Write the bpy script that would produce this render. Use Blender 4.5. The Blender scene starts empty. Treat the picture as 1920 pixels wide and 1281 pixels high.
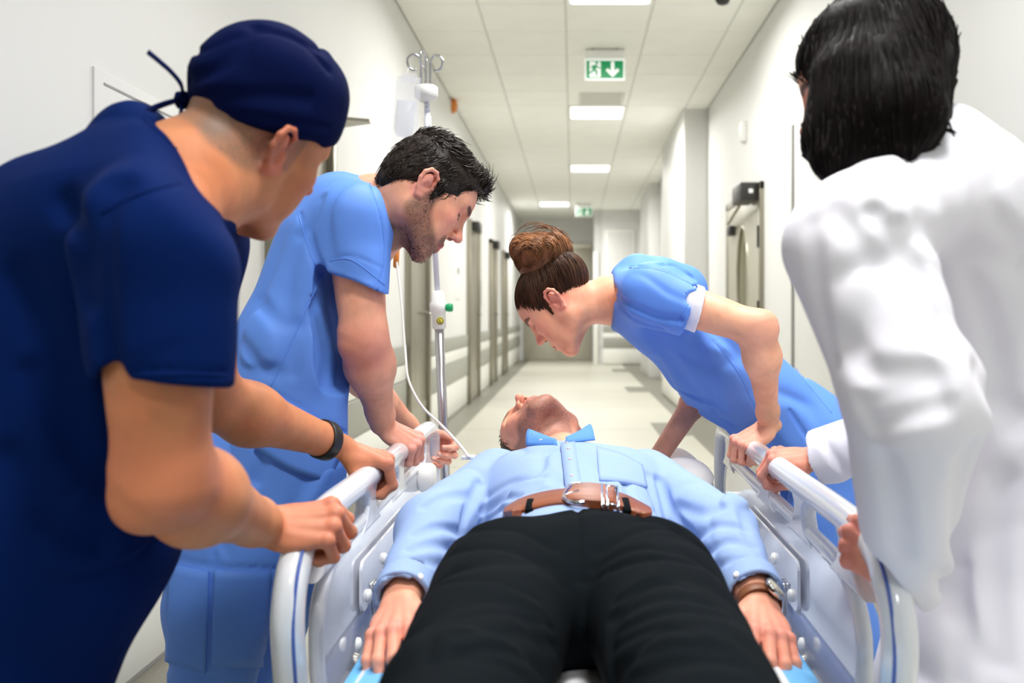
import bpy, bmesh, math, random
import numpy as np
from mathutils import Vector, Matrix

# ------------------------------------------------------------------ camera, world, light, exposure
SC = bpy.context.scene
COL = SC.collection
FPX, CAMH, VX, VY = 1709.0, 1.0, 1074.0, 592.0       # focal length and vanishing point of the corridor, photograph pixels
cam = bpy.data.cameras.new('camera')
cam.sensor_width = 36.0
cam.lens = FPX / 1920 * 36.0
cam.shift_x = -(VX - 960) / 1920
cam.shift_y = -(640.5 - VY) / 1920
cam.clip_start = 0.02
cam.dof.use_dof = True
cam.dof.focus_distance = 2.02
cam.dof.aperture_fstop = 3.2
cam_o = bpy.data.objects.new('camera', cam)
COL.objects.link(cam_o)
cam_o.location = (0, 0, CAMH)
cam_o.rotation_euler = (math.pi / 2, 0, 0)
SC.camera = cam_o
W = bpy.data.worlds.new('world')
SC.world = W
W.use_nodes = True
W.node_tree.nodes['Background'].inputs[0].default_value = (0.95, 0.97, 1.0, 1)
W.node_tree.nodes['Background'].inputs[1].default_value = 0.9
SC.view_settings.view_transform = 'Standard'
SC.view_settings.look = 'None'
SC.view_settings.gamma = 1.0
SC.view_settings.use_curve_mapping = False
SC.view_settings.exposure = 0.03
SC.cycles.max_bounces = 8
SC.cycles.diffuse_bounces = 5
SC.cycles.transparent_max_bounces = 12
SC.cycles.caustics_reflective = False
SC.cycles.caustics_refractive = False
PANEL_W = 66.0           # watts of each ceiling panel
CEIL = 3.13
WALL_L, WALL_R = -1.2, 1.39
# ceiling panels, (x0, y0) corner of the tile each one fills
PANELS = [(-0.05, 5.62), (-0.05, 9.22), (-0.05, 12.82), (-0.65, 17.02), (-0.05, 2.02), (-0.05, 0.22), (-0.05, -1.58)]  # one before last is an added panel, out of view, brightening the foreground figures
GAIN = {2.02: 0.46, 0.22: 0.46, -1.58: 0.38}
for (x0, y0) in PANELS:
    l = bpy.data.lights.new('panel_light', 'AREA')
    l.shape = 'SQUARE'
    l.size = 0.54
    l.energy = PANEL_W * GAIN.get(y0, 1.0)
    l.spread = math.radians(120 if y0 < 3 else 170)
    l.color = (1.0, 0.985, 0.96)
    lo = bpy.data.objects.new('panel_light', l)
    COL.objects.link(lo)
    lo.location = (x0 + 0.3, y0 + 0.3, CEIL - 0.022)

# ------------------------------------------------------------------ helpers
def P(px, py, D):
    return np.array([(px - VX) * D / FPX, D, CAMH - (py - VY) * D / FPX])

def s2l(c):
    c = c / 255.0
    return c / 12.92 if c <= 0.04045 else ((c + 0.055) / 1.055) ** 2.4

def rgb(r, g, b):
    return (s2l(r), s2l(g), s2l(b), 1.0)

def mat(name, col, rough=0.5, metal=0.0, spec=0.5, bump=0.0, bscale=200.0, sss=0.0, coat=0.0, alpha=1.0, sheen=0.0,
        vcol=False, emit=None, estr=0.0, var=0.0, vscale=8.0, trans=0.0, stretch=None):
    m = bpy.data.materials.new(name)
    m.use_nodes = True
    nt = m.node_tree
    b = nt.nodes['Principled BSDF']
    I = b.inputs
    I['Base Color'].default_value = col
    I['Roughness'].default_value = rough
    I['Metallic'].default_value = metal
    I['Specular IOR Level'].default_value = spec
    if sss:
        I['Subsurface Weight'].default_value = sss
        I['Subsurface Radius'].default_value = (1.0, 0.35, 0.2)
        I['Subsurface Scale'].default_value = 0.006
    I['Coat Weight'].default_value = coat
    I['Coat Roughness'].default_value = 0.05
    I['Alpha'].default_value = alpha
    I['Sheen Weight'].default_value = sheen
    I['Transmission Weight'].default_value = trans
    if emit:
        I['Emission Color'].default_value = emit
        I['Emission Strength'].default_value = estr
    tc = nt.nodes.new('ShaderNodeTexCoord')
    src = tc.outputs['Object']
    if stretch:
        mp = nt.nodes.new('ShaderNodeMapping')
        mp.inputs['Scale'].default_value = stretch
        nt.links.new(src, mp.inputs['Vector'])
        src = mp.outputs['Vector']
    colsock = None
    if vcol:
        at = nt.nodes.new('ShaderNodeAttribute')
        at.attribute_name = 'tint'
        colsock = at.outputs['Color']
    if var:
        nz = nt.nodes.new('ShaderNodeTexNoise')
        nz.inputs['Scale'].default_value = vscale
        nz.inputs['Detail'].default_value = 5
        nt.links.new(src, nz.inputs['Vector'])
        mr = nt.nodes.new('ShaderNodeMapRange')
        mr.inputs['From Min'].default_value = 0.3
        mr.inputs['From Max'].default_value = 0.7
        mr.inputs['To Min'].default_value = 1 - var
        mr.inputs['To Max'].default_value = 1 + var
        nt.links.new(nz.outputs['Fac'], mr.inputs['Value'])
        vm = nt.nodes.new('ShaderNodeVectorMath')
        vm.operation = 'SCALE'
        if colsock:
            nt.links.new(colsock, vm.inputs[0])
        else:
            vm.inputs[0].default_value = col[:3]
        nt.links.new(mr.outputs['Result'], vm.inputs['Scale'])
        colsock = vm.outputs['Vector']
    if colsock:
        nt.links.new(colsock, I['Base Color'])
    if bump:
        n2 = nt.nodes.new('ShaderNodeTexNoise')
        n2.inputs['Scale'].default_value = bscale
        n2.inputs['Detail'].default_value = 4
        nt.links.new(src, n2.inputs['Vector'])
        bp = nt.nodes.new('ShaderNodeBump')
        bp.inputs['Strength'].default_value = bump
        bp.inputs['Distance'].default_value = 0.004
        nt.links.new(n2.outputs['Fac'], bp.inputs['Height'])
        nt.links.new(bp.outputs['Normal'], I['Normal'])
    return m

def tag(o, label=None, cat=None, group=None, kind=None):
    if label: o['label'] = label
    if cat: o['category'] = cat
    if group: o['group'] = group
    if kind: o['kind'] = kind
    return o

def empty(name, loc=(0, 0, 0), **kw):
    o = bpy.data.objects.new(name, None)
    o.empty_display_size = 0.05
    COL.objects.link(o)
    o.location = loc
    return tag(o, **kw)

def link(name, me, m=None, parent=None, smooth=None):
    o = bpy.data.objects.new(name, me)
    COL.objects.link(o)
    if m is not None and not me.materials:
        me.materials.append(m)
    if parent is not None:
        o.parent = parent
        if parent.type == 'EMPTY' or True:
            o.matrix_parent_inverse = parent.matrix_basis.inverted() if parent.parent is None else (parent.parent.matrix_basis @ parent.matrix_parent_inverse @ parent.matrix_basis).inverted()
    if smooth is not None:
        me.polygons.foreach_set('use_smooth', [smooth] * len(me.polygons))
    return o

def pymesh(name, v, f, m=None, parent=None, smooth=False):
    me = bpy.data.meshes.new(name)
    me.from_pydata([tuple(map(float, p)) for p in v], [], f)
    me.update()
    return link(name, me, m, parent, smooth)

def box(name, lo, hi, m, parent=None, bev=0.0, seg=2):
    bm = bmesh.new()
    lo, hi = Vector(lo), Vector(hi)
    bmesh.ops.create_cube(bm, size=1.0, matrix=Matrix.Translation((lo + hi) / 2) @ Matrix.Diagonal((*(hi - lo), 1)))
    if bev:
        bmesh.ops.bevel(bm, geom=bm.edges[:], offset=bev, segments=seg, profile=0.5, affect='EDGES')
    me = bpy.data.meshes.new(name)
    bm.to_mesh(me)
    bm.free()
    return link(name, me, m, parent, bool(bev) and seg > 1)

def catmull(pts, n=8, closed=False):
    p = [np.array(q, float) for q in pts]
    out = []
    N = len(p)
    rng = range(N if closed else N - 1)
    for i in rng:
        if closed:
            a, b, c, d = p[(i - 1) % N], p[i], p[(i + 1) % N], p[(i + 2) % N]
        else:
            a, b, c, d = p[max(i - 1, 0)], p[i], p[i + 1], p[min(i + 2, N - 1)]
        for j in range(n):
            t = j / n
            out.append(0.5 * ((2 * b) + (c - a) * t + (2 * a - 5 * b + 4 * c - d) * t * t + (3 * b - a - 3 * c + d) * t ** 3))
    if not closed:
        out.append(p[-1])
    return np.array(out)

def tube_data(pts, rad, sides=10, closed=False, up=None, ry=None):
    pts = np.asarray(pts, float)
    n = len(pts)
    rad = np.broadcast_to(np.asarray(rad, float), (n,))
    ry = rad if ry is None else np.broadcast_to(np.asarray(ry, float), (n,))
    if closed:
        tan = np.roll(pts, -1, 0) - np.roll(pts, 1, 0)
    else:
        tan = np.gradient(pts, axis=0)
    tan /= np.maximum(np.linalg.norm(tan, axis=1, keepdims=True), 1e-9)
    if up is None:
        up = np.array([0.0, 0, 1]) if abs(tan[0][2]) < 0.9 else np.array([1.0, 0, 0])
    up = np.array(up, float)
    nrm = np.zeros_like(pts)
    u = up
    for i in range(n):
        u = u - tan[i] * np.dot(u, tan[i])
        u /= max(np.linalg.norm(u), 1e-9)
        nrm[i] = u
    bi = np.cross(tan, nrm)
    ang = np.arange(sides) * 2 * math.pi / sides
    v = (pts[:, None, :] + nrm[:, None, :] * (np.cos(ang)[None, :, None] * rad[:, None, None])
         + bi[:, None, :] * (np.sin(ang)[None, :, None] * ry[:, None, None])).reshape(-1, 3)
    f = []
    for i in range(n if closed else n - 1):
        a, b = i * sides, ((i + 1) % n) * sides
        for j in range(sides):
            k = (j + 1) % sides
            f.append((a + j, a + k, b + k, b + j))
    if not closed:
        f.append(tuple(range(sides))[::-1])
        f.append(tuple((n - 1) * sides + j for j in range(sides)))
    return v, f

def tube(name, pts, rad, m, parent=None, sides=12, closed=False, up=None, ry=None):
    v, f = tube_data(pts, rad, sides, closed, up, ry)
    return pymesh(name, v, f, m, parent, True)

def multi(name, chunks, m, parent=None, smooth=True):
    V, Fc, o = [], [], 0
    for v, f in chunks:
        V.extend(v)
        Fc.extend([tuple(i + o for i in q) for q in f])
        o += len(v)
    return pymesh(name, V, Fc, m, parent, smooth)

def lathe(name, prof, origin, axis, m, parent=None, sides=24):
    axis = np.array(axis, float); axis /= np.linalg.norm(axis)
    t = np.array([1.0, 0, 0]) if abs(axis[0]) < 0.8 else np.array([0, 1.0, 0])
    a = np.cross(axis, t); a /= np.linalg.norm(a); b = np.cross(axis, a)
    v, f = [], []
    for (r, h) in prof:
        for j in range(sides):
            g = 2 * math.pi * j / sides
            v.append(np.array(origin) + axis * h + (a * math.cos(g) + b * math.sin(g)) * r)
    for i in range(len(prof) - 1):
        for j in range(sides):
            k = (j + 1) % sides
            f.append((i * sides + j, i * sides + k, (i + 1) * sides + k, (i + 1) * sides + j))
    f.append(tuple(range(sides))[::-1])
    f.append(tuple((len(prof) - 1) * sides + j for j in range(sides)))
    return pymesh(name, v, f, m, parent, True)

def plate(name, outer, holes, frame, thick, m, parent=None, bev=0.0, res=3):
    """flat plate with holes: 2-D outlines (already smooth point lists) in the plane of frame=(origin, ux, uy, normal)"""
    cu = bpy.data.curves.new(name, 'CURVE')
    cu.dimensions = '2D'
    cu.fill_mode = 'BOTH'
    for loop in [outer] + list(holes):
        sp = cu.splines.new('POLY')
        sp.points.add(len(loop) - 1)
        for i, q in enumerate(loop):
            sp.points[i].co = (q[0], q[1], 0, 1)
        sp.use_cyclic_u = True
    cu.extrude = max(thick / 2 - bev, 0.0001)
    cu.bevel_depth = bev
    cu.bevel_resolution = res
    tmp = bpy.data.objects.new('tmp', cu)
    COL.objects.link(tmp)
    dg = bpy.context.evaluated_depsgraph_get()
    me = bpy.data.meshes.new_from_object(tmp.evaluated_get(dg))
    bpy.data.objects.remove(tmp)
    me.name = name
    o, ux, uy, nz = [Vector(q) for q in frame]
    M = Matrix((( ux[0], uy[0], nz[0], o[0]), (ux[1], uy[1], nz[1], o[1]), (ux[2], uy[2], nz[2], o[2]), (0, 0, 0, 1)))
    me.transform(M)
    me.materials.clear()
    return link(name, me, m, parent, False)

def rrect(x0, y0, x1, y1, r, n=5):
    out = []
    for (cx, cy, a0) in ((x1 - r, y1 - r, 0), (x0 + r, y1 - r, 90), (x0 + r, y0 + r, 180), (x1 - r, y0 + r, 270)):
        for i in range(n + 1):
            a = math.radians(a0 + 90 * i / n)
            out.append((cx + r * math.cos(a), cy + r * math.sin(a)))
    return out
# ------------------------------------------------------------------ the corridor
M_WALL = mat('wall_paint', (0.71, 0.71, 0.69, 1), 0.55, bump=0.04, bscale=400, var=0.015, vscale=1.2)
M_CEIL = mat('ceiling_tile', (0.88, 0.88, 0.83, 1), 0.9, bump=0.15, bscale=700, var=0.02, vscale=3)
M_GRID = mat('ceiling_grid', (0.66, 0.66, 0.61, 1), 0.6)
M_FLOOR = mat('floor_vinyl', rgb(198, 196, 182), 0.38, bump=0.01, bscale=60, var=0.02, vscale=30)
M_FGREY = mat('floor_border_vinyl', rgb(128, 125, 114), 0.4, var=0.06, vscale=60)
M_BAND = mat('bumper_grey', rgb(160, 160, 152), 0.4)
M_BANDW = mat('bumper_white', rgb(240, 240, 234), 0.35)
M_STEEL = mat('brushed_steel', rgb(160, 155, 140), 0.32, metal=0.85, bump=0.04, bscale=40, stretch=(1, 1, 30), var=0.05, vscale=6)
M_DARK = mat('dark_plastic', rgb(40, 40, 38), 0.45)
M_WHITE = mat('white_plastic', rgb(238, 238, 234), 0.35)
M_LAMP = mat('lamp_diffuser', (1, 1, 1, 1), 0.5, emit=(1, 0.98, 0.94, 1), estr=3.2)
M_GREEN = mat('exit_green', rgb(0, 140, 84), 0.4, emit=rgb(0, 150, 90), estr=0.25)
M_SIGNW = mat('exit_white', rgb(245, 250, 245), 0.4, emit=(1, 1, 1, 1), estr=0.35)
M_CHROME = mat('chrome', rgb(205, 205, 208), 0.13, metal=1.0)
M_ORANGE = mat('orange_plastic', rgb(205, 120, 40), 0.4)
M_STRIPE0 = mat('button_blue', rgb(110, 130, 165), 0.4)
M_SEAM = mat('seam_grey', rgb(150, 150, 146), 0.6)

Y0, Y1 = -7.0, 18.6
S = dict(kind='structure')
fl = box('floor', (WALL_L - 0.2, Y0, -0.1), (WALL_R + 0.2, 20.8, 0.0), M_FLOOR); tag(fl, **S)
box('border_strip', (WALL_L, Y0, 0.0), (-0.97, 20.4, 0.0015), M_FGREY, fl)
box('border_strip', (1.0, Y0, 0.0), (WALL_R, 18.6, 0.0015), M_FGREY, fl)
for yy in (7.6, 11.9, 16.2):
    box('inset_strip', (0.72, yy, 0.0), (1.0, yy + 0.9, 0.0015), M_FGREY, fl)
for yy in np.arange(2.0, 18, 2.0):
    box('sheet_joint', (-0.97, yy, 0.0), (1.0, yy + 0.004, 0.0008), M_FGREY, fl)

# ceiling: slab, tiles, grid bars
ce = box('ceiling', (WALL_L - 0.2, Y0, CEIL + 0.03), (WALL_R + 0.2, 20.8, CEIL + 0.13), M_CEIL); tag(ce, **S)
xs = [WALL_L, -0.65, -0.05, 0.55, 1.15, WALL_R]
tile_me = {}
row0 = 6.82 - 0.6 * 10
for i in range(5):
    w = xs[i + 1] - xs[i]
    for r in range(29):
        y = row0 + 0.6 * r
        if any(abs(x0 - xs[i]) < 0.01 and abs(y0 - y) < 0.05 for x0, y0 in PANELS):
            continue
        if i not in tile_me:
            bm = bmesh.new()
            bmesh.ops.create_cube(bm, size=1.0, matrix=Matrix.Diagonal((w - 0.014, 0.586, 0.016, 1)))
            bmesh.ops.bevel(bm, geom=[e for e in bm.edges if e.verts[0].co.z < 0 and e.verts[1].co.z < 0], offset=0.005, segments=1, affect='EDGES')
            tile_me[i] = bpy.data.meshes.new('ceiling_tile')
            bm.to_mesh(tile_me[i]); bm.free()
        o = link('ceiling_tile', tile_me[i], M_CEIL, ce)
        o.location = ((xs[i] + xs[i + 1]) / 2, y + 0.3, CEIL + 0.004 + random.Random(i * 99 + r).uniform(-0.0012, 0.0012))
for x in xs[1:-1]:
    box('grid_bar', (x - 0.011, Y0, CEIL - 0.001), (x + 0.011, Y1, CEIL + 0.03), M_GRID, ce)
for r in range(-12, 30):
    y = row0 + 0.6 * r
    if Y0 < y < Y1:
        box('grid_bar', (WALL_L, y - 0.007, CEIL + 0.001), (WALL_R, y + 0.007, CEIL + 0.03), M_GRID, ce)

# walls
wl = box('wall_left', (WALL_L - 0.15, Y0, 0), (WALL_L, 20.6, CEIL + 0.05), M_WALL); tag(wl, **S)
wr = box('wall_right', (WALL_R, Y0, 0), (WALL_R + 0.15, 18.6, CEIL + 0.05), M_WALL); tag(wr, **S)
we = box('wall_end', (0.44, 18.6, 0), (WALL_R + 0.15, 18.8, CEIL + 0.05), M_WALL); tag(we, **S)
wb = box('wall_back', (WALL_L - 0.15, Y0 - 0.15, 0), (WALL_R + 0.15, Y0, CEIL + 0.05), M_WALL); tag(wb, **S)
wf = box('wall_far', (WALL_L - 0.15, 20.4, 0), (0.60, 20.6, CEIL + 0.05), M_WALL); tag(wf, **S)
ws = box('wall_recess', (0.44, 18.6, 0), (0.60, 20.4, CEIL + 0.05), M_WALL); tag(ws, **S)
pil = box('wall_pillar', (1.14, 9.36, 0), (WALL_R, 11.6, CEIL + 0.04), M_WALL, bev=0.01); tag(pil, **S)
pil2 = box('wall_pillar_far', (1.22, 14.6, 0), (WALL_R, 16.4, CEIL + 0.04), M_WALL, bev=0.01); tag(pil2, **S)
box('corner_guard', (0.42, 18.56, 0.0), (0.52, 18.6, 2.3), M_BANDW, we, bev=0.01)
plinth = box('trim_1', (1.17, 0.2, 0.0), (WALL_R, 5.4, 0.09), M_BANDW, bev=0.01); tag(plinth, **S)
box('base_strip', (1.165, 0.2, 0.0), (1.17, 5.4, 0.03), M_FGREY, plinth)

# crash-rail bands on the left wall (interrupted by the doors) and on the end wall
DOORS_L = [(3.55, 4.45), (6.5, 7.42), (10.3, 11.4), (13.0, 13.95), (15.3, 16.2)]
segs, y = [], Y0
for a, b in DOORS_L:
    segs.append((y, a - 0.02)); y = b + 0.02
segs.append((y, 20.4))
for k, (z0, z1, mm, t, nm) in enumerate([(0.66, 0.79, M_BAND, 0.022, 'bumper_rail'), (0.545, 0.655, M_BANDW, 0.016, 'bumper_rail'),
                                     (0.34, 0.54, M_BAND, 0.020, 'bumper_rail'), (0.02, 0.335, M_BANDW, 0.012, 'skirting')]):
    for a, b in segs:
        if b > a:
            box(nm, (WALL_L, a, z0), (WALL_L + t, b, z1), mm, wl, bev=0.005)
    box(nm, (0.62, 18.58 - t, z0), (WALL_R, 18.6, z1), mm, we, bev=0.004)
    box(nm, (1.14 - t, 9.4, z0), (1.14, 11.5, z1), mm, pil, bev=0.004)
    for a, b in [(8.2, 9.3), (11.7, 14.5), (16.5, 18.5)]:
        box(nm, (WALL_R - t, a, z0), (WALL_R, b, z1), mm, wr, bev=0.004)
# steel doors set into the left wall
for k, (a, b) in enumerate(DOORS_L):
    d = empty('door_%d' % (k + 1), (WALL_L, (a + b) / 2, 0), **S)
    h = 2.1 if k != 0 else 2.0
    X = WALL_L
    for (p, q) in ((a, a + 0.07), (b - 0.07, b)):
        box('frame', (X - 0.01, p, 0), (X + 0.05, q, h), M_STEEL, d, bev=0.004)
    box('frame', (X - 0.01, a, h - 0.07), (X + 0.05, b, h), M_STEEL, d, bev=0.004)
    lf = box('leaf', (X - 0.01, a + 0.07, 0.01), (X + 0.022, b - 0.07, h - 0.07), M_STEEL, d, bev=0.003)
    box('kick_plate', (X + 0.022, a + 0.1, 0.03), (X + 0.027, b - 0.1, 0.33), M_STEEL, lf)
    tube('handle', [(X + 0.02, b - 0.16, 1.02), (X + 0.07, b - 0.16, 1.02), (X + 0.075, b - 0.28, 1.02)], 0.011, M_CHROME, lf, sides=8)
    c = box('closer', (X + 0.05, a + 0.12, h - 0.13), (X + 0.13, a + 0.42, h - 0.02), M_DARK, d, bev=0.006)
    box('closer_arm', (X + 0.06, a + 0.4, h - 0.1), (X + 0.08, b - 0.2, h - 0.075), M_STEEL, c)
# steel door with an oval window in the right wall
d = empty('door_6', (WALL_R, 7.35, 0), **S)
a, b, h, X = 6.62, 8.1, 1.98, WALL_R
for (p, q) in ((a, a + 0.06), (b - 0.06, b)):
    box('frame', (X - 0.03, p, 0), (X + 0.01, q, h), M_STEEL, d, bev=0.004)
box('frame', (X - 0.03, a, h - 0.06), (X + 0.01, b, h), M_STEEL, d, bev=0.004)
oval = [(7.36 + 0.25 * math.cos(t), 1.28 + 0.44 * math.sin(t)) for t in np.linspace(0, 2 * math.pi, 40, endpoint=False)]
M_DOOR = mat('door_grey', rgb(196, 192, 176), 0.25, metal=0.35)
lf = plate('leaf', [(a + 0.06, 0.01), (b - 0.06, 0.01), (b - 0.06, h - 0.06), (a + 0.06, h - 0.06)], [oval], ((X - 0.012, 0, 0), (0, 1, 0), (0, 0, 1), (-1, 0, 0)), 0.02, M_DOOR, d)
M_PORT = mat('door_glass', rgb(120, 118, 92), 0.08, spec=0.8)
plate('window_pane', oval, [], ((X - 0.006, 0, 0), (0, 1, 0), (0, 0, 1), (-1, 0, 0)), 0.004, M_PORT, lf)
tube('window_rim', [(X - 0.022, q[0], q[1]) for q in oval], 0.010, M_DOOR, lf, sides=8, closed=True)
c = box('closer', (X - 0.16, a + 0.06, h - 0.13), (X - 0.03, a + 0.42, h + 0.0), M_DARK, d, bev=0.008)
box('closer_lamp', (X - 0.1, a + 0.055, h - 0.08), (X - 0.07, a + 0.06, h - 0.05), M_WHITE, c)
tube('closer_arm', [(X - 0.1, a + 0.4, h - 0.12), (X - 0.07, b - 0.35, h - 0.2)], 0.014, M_STEEL, c, sides=8)
box('closer_foot', (X - 0.07, b - 0.42, h - 0.30), (X - 0.02, b - 0.28, h - 0.22), M_DARK, d, bev=0.006)
for zz in (0.95, 1.5):
    box('hinge', (X - 0.04, a + 0.045, zz), (X - 0.028, a + 0.075, zz + 0.16), M_DARK, d)
# double steel door closing the corridor
d = empty('door_7', (-0.3, 20.4, 0), **S)
for (p, q) in ((-1.1, -0.32), (-0.31, 0.42)):
    lf = box('leaf', (p, 20.36, 0.01), (q, 20.4, 2.5), M_DOOR, d, bev=0.004)
    tube('handle', [(q - 0.12 if p < -1 else p + 0.12, 20.33, 0.9), (q - 0.12 if p < -1 else p + 0.12, 20.33, 1.2)], 0.015, M_CHROME, lf, sides=8)
box('frame', (-1.2, 20.34, 2.5), (0.44, 20.4, 2.6), M_STEEL, d)
# door leaf on the white end wall
d = empty('door_8', (0.95, 18.58, 0), **S)
box('frame', (0.66, 18.56, 0.8), (1.26, 18.6, 2.75), M_BANDW, d, bev=0.004)
box('leaf', (0.70, 18.55, 0.8), (1.22, 18.57, 2.70), M_WALL, d, bev=0.004)

# ceiling fittings
for k, (x0, y0) in enumerate(PANELS):
    labs = ['lit square ceiling panel cut by the top edge of the picture', 'lit square ceiling panel just behind the hanging exit sign',
            'small lit ceiling panel third from the camera', 'farthest lit ceiling panel, one column left of the others',
            'lit ceiling panel above the head of the bed', 'added ceiling panel out of view, lighting the foot of the bed', 'lit ceiling panel behind the camera']
    t = empty('ceiling_light', (x0 + 0.3, y0 + 0.3, CEIL), label=labs[k], cat='ceiling light', group='square light panels in the corridor ceiling')
    box('diffuser', (x0 + 0.03, y0 + 0.03, CEIL - 0.012), (x0 + 0.57, y0 + 0.57, CEIL - 0.002), M_LAMP, t, bev=0.004)
    fr = plate('frame', rrect(x0 + 0.005, y0 + 0.005, x0 + 0.595, y0 + 0.595, 0.01), [rrect(x0 + 0.032, y0 + 0.032, x0 + 0.568, y0 + 0.568, 0.03)],
               ((0, 0, CEIL - 0.004), (1, 0, 0), (0, 1, 0), (0, 0, 1)), 0.022, M_WHITE, t)

def exit_sign(x, y, ztop, w, h, label, flip=False):
    t = empty('exit_sign', (x, y, ztop), label=label, cat='sign', group='green exit signs')
    z1 = ztop - 0.085 * w / 0.31
    box('mounting_box', (x - w / 2, y - 0.02, z1), (x + w / 2, y + 0.05, ztop - 0.02), M_WHITE, t, bev=0.005)
    for sx in (-0.3, 0.3):
        tube('hanger', [(x + sx * w, y, ztop - 0.03), (x + sx * w, y, ztop)], 0.006, M_BAND, t, sides=6)
    s = box('sign_plate', (x - w / 2, y - 0.006, z1 - h), (x + w / 2, y + 0.006, z1), M_SIGNW, t, bev=0.003)
    fr = ((x - w / 2, y - 0.0075, z1 - h), (w / 0.31, 0, 0), (0, 0, h / 0.17), (0, -1, 0))
    g = plate('green_field', [(0.012, 0.016), (0.298, 0.016), (0.298, 0.154), (0.012, 0.154)], [], fr, 0.002, M_GREEN, s)
    fr2 = ((x - w / 2, y - 0.0095, z1 - h), (w / 0.31, 0, 0), (0, 0, h / 0.17), (0, -1, 0))
    ar = [(0.215, 0.024), (0.268, 0.078), (0.252, 0.094), (0.228, 0.070), (0.228, 0.146), (0.202, 0.146), (0.202, 0.070), (0.178, 0.094), (0.162, 0.078)]
    plate('arrow', ar, [], fr2, 0.002, M_SIGNW, s)
    # white doorway with a running figure cut out in green
    plate('doorway', [(0.036, 0.024), (0.122, 0.024), (0.122, 0.146), (0.036, 0.146)], [], fr2, 0.002, M_SIGNW, s)
    fr3 = ((x - w / 2, y - 0.0115, z1 - h), (w / 0.31, 0, 0), (0, 0, h / 0.17), (0, -1, 0))
    man = [(0.060, 0.116), (0.092, 0.122), (0.102, 0.106), (0.118, 0.100), (0.116, 0.090), (0.098, 0.094), (0.090, 0.104), (0.084, 0.084), (0.100, 0.070),
           (0.096, 0.034), (0.084, 0.034), (0.085, 0.062), (0.068, 0.076), (0.060, 0.058), (0.034, 0.052), (0.034, 0.064), (0.052, 0.070), (0.064, 0.104), (0.048, 0.092), (0.042, 0.100)]
    plate('running_figure', man, [], fr3, 0.002, M_GREEN, s)
    plate('figure_head', [(0.092 + 0.011 * math.cos(q), 0.135 + 0.011 * math.sin(q)) for q in np.linspace(0, 6.283, 12, endpoint=False)], [], fr3, 0.002, M_GREEN, s)

exit_sign((1134 - VX) * 7.25 / FPX, 7.25, CEIL, 0.318, 0.172, 'large green exit sign with running figure and arrow hanging from ceiling')
exit_sign((1095 - VX) * 17.2 / FPX, 17.2, CEIL, 0.31, 0.17, 'small far exit sign above the grey end door')
v = empty('ceiling_vent', (0.28, 8.92, CEIL), label='grey air vent in the tile before the second light', cat='vent')
plate('frame', rrect(0.06, 8.68, 0.5, 9.16, 0.01), [rrect(0.09, 8.71, 0.47, 9.13, 0.01)], ((0, 0, CEIL - 0.006), (1, 0, 0), (0, 1, 0), (0, 0, 1)), 0.012, M_GRID, v)
for i in range(7):
    box('slat', (0.09, 8.74 + 0.056 * i, CEIL - 0.01), (0.47, 8.765 + 0.056 * i, CEIL - 0.004), M_GRID, v)
sd = empty('smoke_detector', (1.0, 6.1, CEIL), label='dark round smoke detector at the top edge of the picture', cat='detector')
lathe('housing', [(0.05, 0), (0.05, -0.02), (0.038, -0.045), (0.015, -0.055)], (1.0, 6.08, CEIL - 0.002), (0, 0, 1), M_DARK, sd)
lathe('base_ring', [(0.06, 0), (0.06, -0.008)], (1.0, 6.08, CEIL), (0, 0, 1), M_WHITE, sd)
al = empty('alarm_sounder', (WALL_L, 8.95, 3.05), label='orange alarm sounder high on the left wall', cat='alarm')
lathe('sounder_body', [(0.075, 0), (0.072, 0.03), (0.05, 0.06), (0.02, 0.068)], (WALL_L, 8.95, 3.08 - 0.02), (1, 0, 0), M_ORANGE, al)
lathe('sounder_base', [(0.085, -0.002), (0.085, 0.012)], (WALL_L, 8.95, 3.06), (1, 0, 0), M_WHITE, al)
# access hatch on the near left wall with a slot along its top
hz = empty('wall_hatch', (WALL_L, 3.0, 1.1), label='white access hatch with thin slot on the left wall beside the surgeon', cat='hatch')
box('hatch_panel', (WALL_L - 0.005, 2.276, 0.86), (WALL_L + 0.006, 3.5, 1.624), M_WALL, hz, bev=0.002)
box('slot', (WALL_L + 0.004, 2.32, 1.588), (WALL_L + 0.0075, 3.45, 1.594), M_SEAM, hz)
# slim metal ledge above the first left door
lg = empty('metal_ledge', (WALL_L, 4.0, 1.85), label='slim steel ledge on the left wall beside the drip bag', cat='ledge')
plate('shelf_plate', [(WALL_L - 0.005, 3.84), (-0.89, 3.98), (-0.89, 4.02), (WALL_L - 0.005, 4.2)], [], ((0, 0, 1.853), (1, 0, 0), (0, 1, 0), (0, 0, 1)), 0.014, M_STEEL, lg, 0.003, 2)
box('wall_plate', (WALL_L - 0.005, 3.8, 1.80), (WALL_L + 0.01, 4.24, 1.9), M_STEEL, lg, bev=0.003)
# small wall boxes on the right wall
for (yy, zz, hh, lab) in ((7.35, 2.48, 0.16, 'small white switch box high on the right wall above the door'), (5.3, 2.3, 0.06, 'tiny white sensor on the right wall nearest the doctor')):
    t = empty('wall_box', (WALL_R, yy, zz), label=lab, cat='switch box')
    box('cover', (WALL_R - 0.04, yy - 0.05, zz - hh / 2), (WALL_R + 0.005, yy + 0.05, zz + hh / 2), M_WHITE, t, bev=0.006)
    box('face_plate', (WALL_R - 0.044, yy - 0.03, zz - hh / 3), (WALL_R - 0.039, yy + 0.03, zz + hh / 3), M_BANDW, t, bev=0.002)
sm = box('trim_2', (WALL_R - 0.012, 5.72, 0), (WALL_R + 0.004, 5.76, 2.2), M_SEAM); tag(sm, **S)
sg = empty('wall_sign', (WALL_L, 9.45, 1.36), label='narrow pale sign plate on the left wall between two steel doors', cat='sign')
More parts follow.
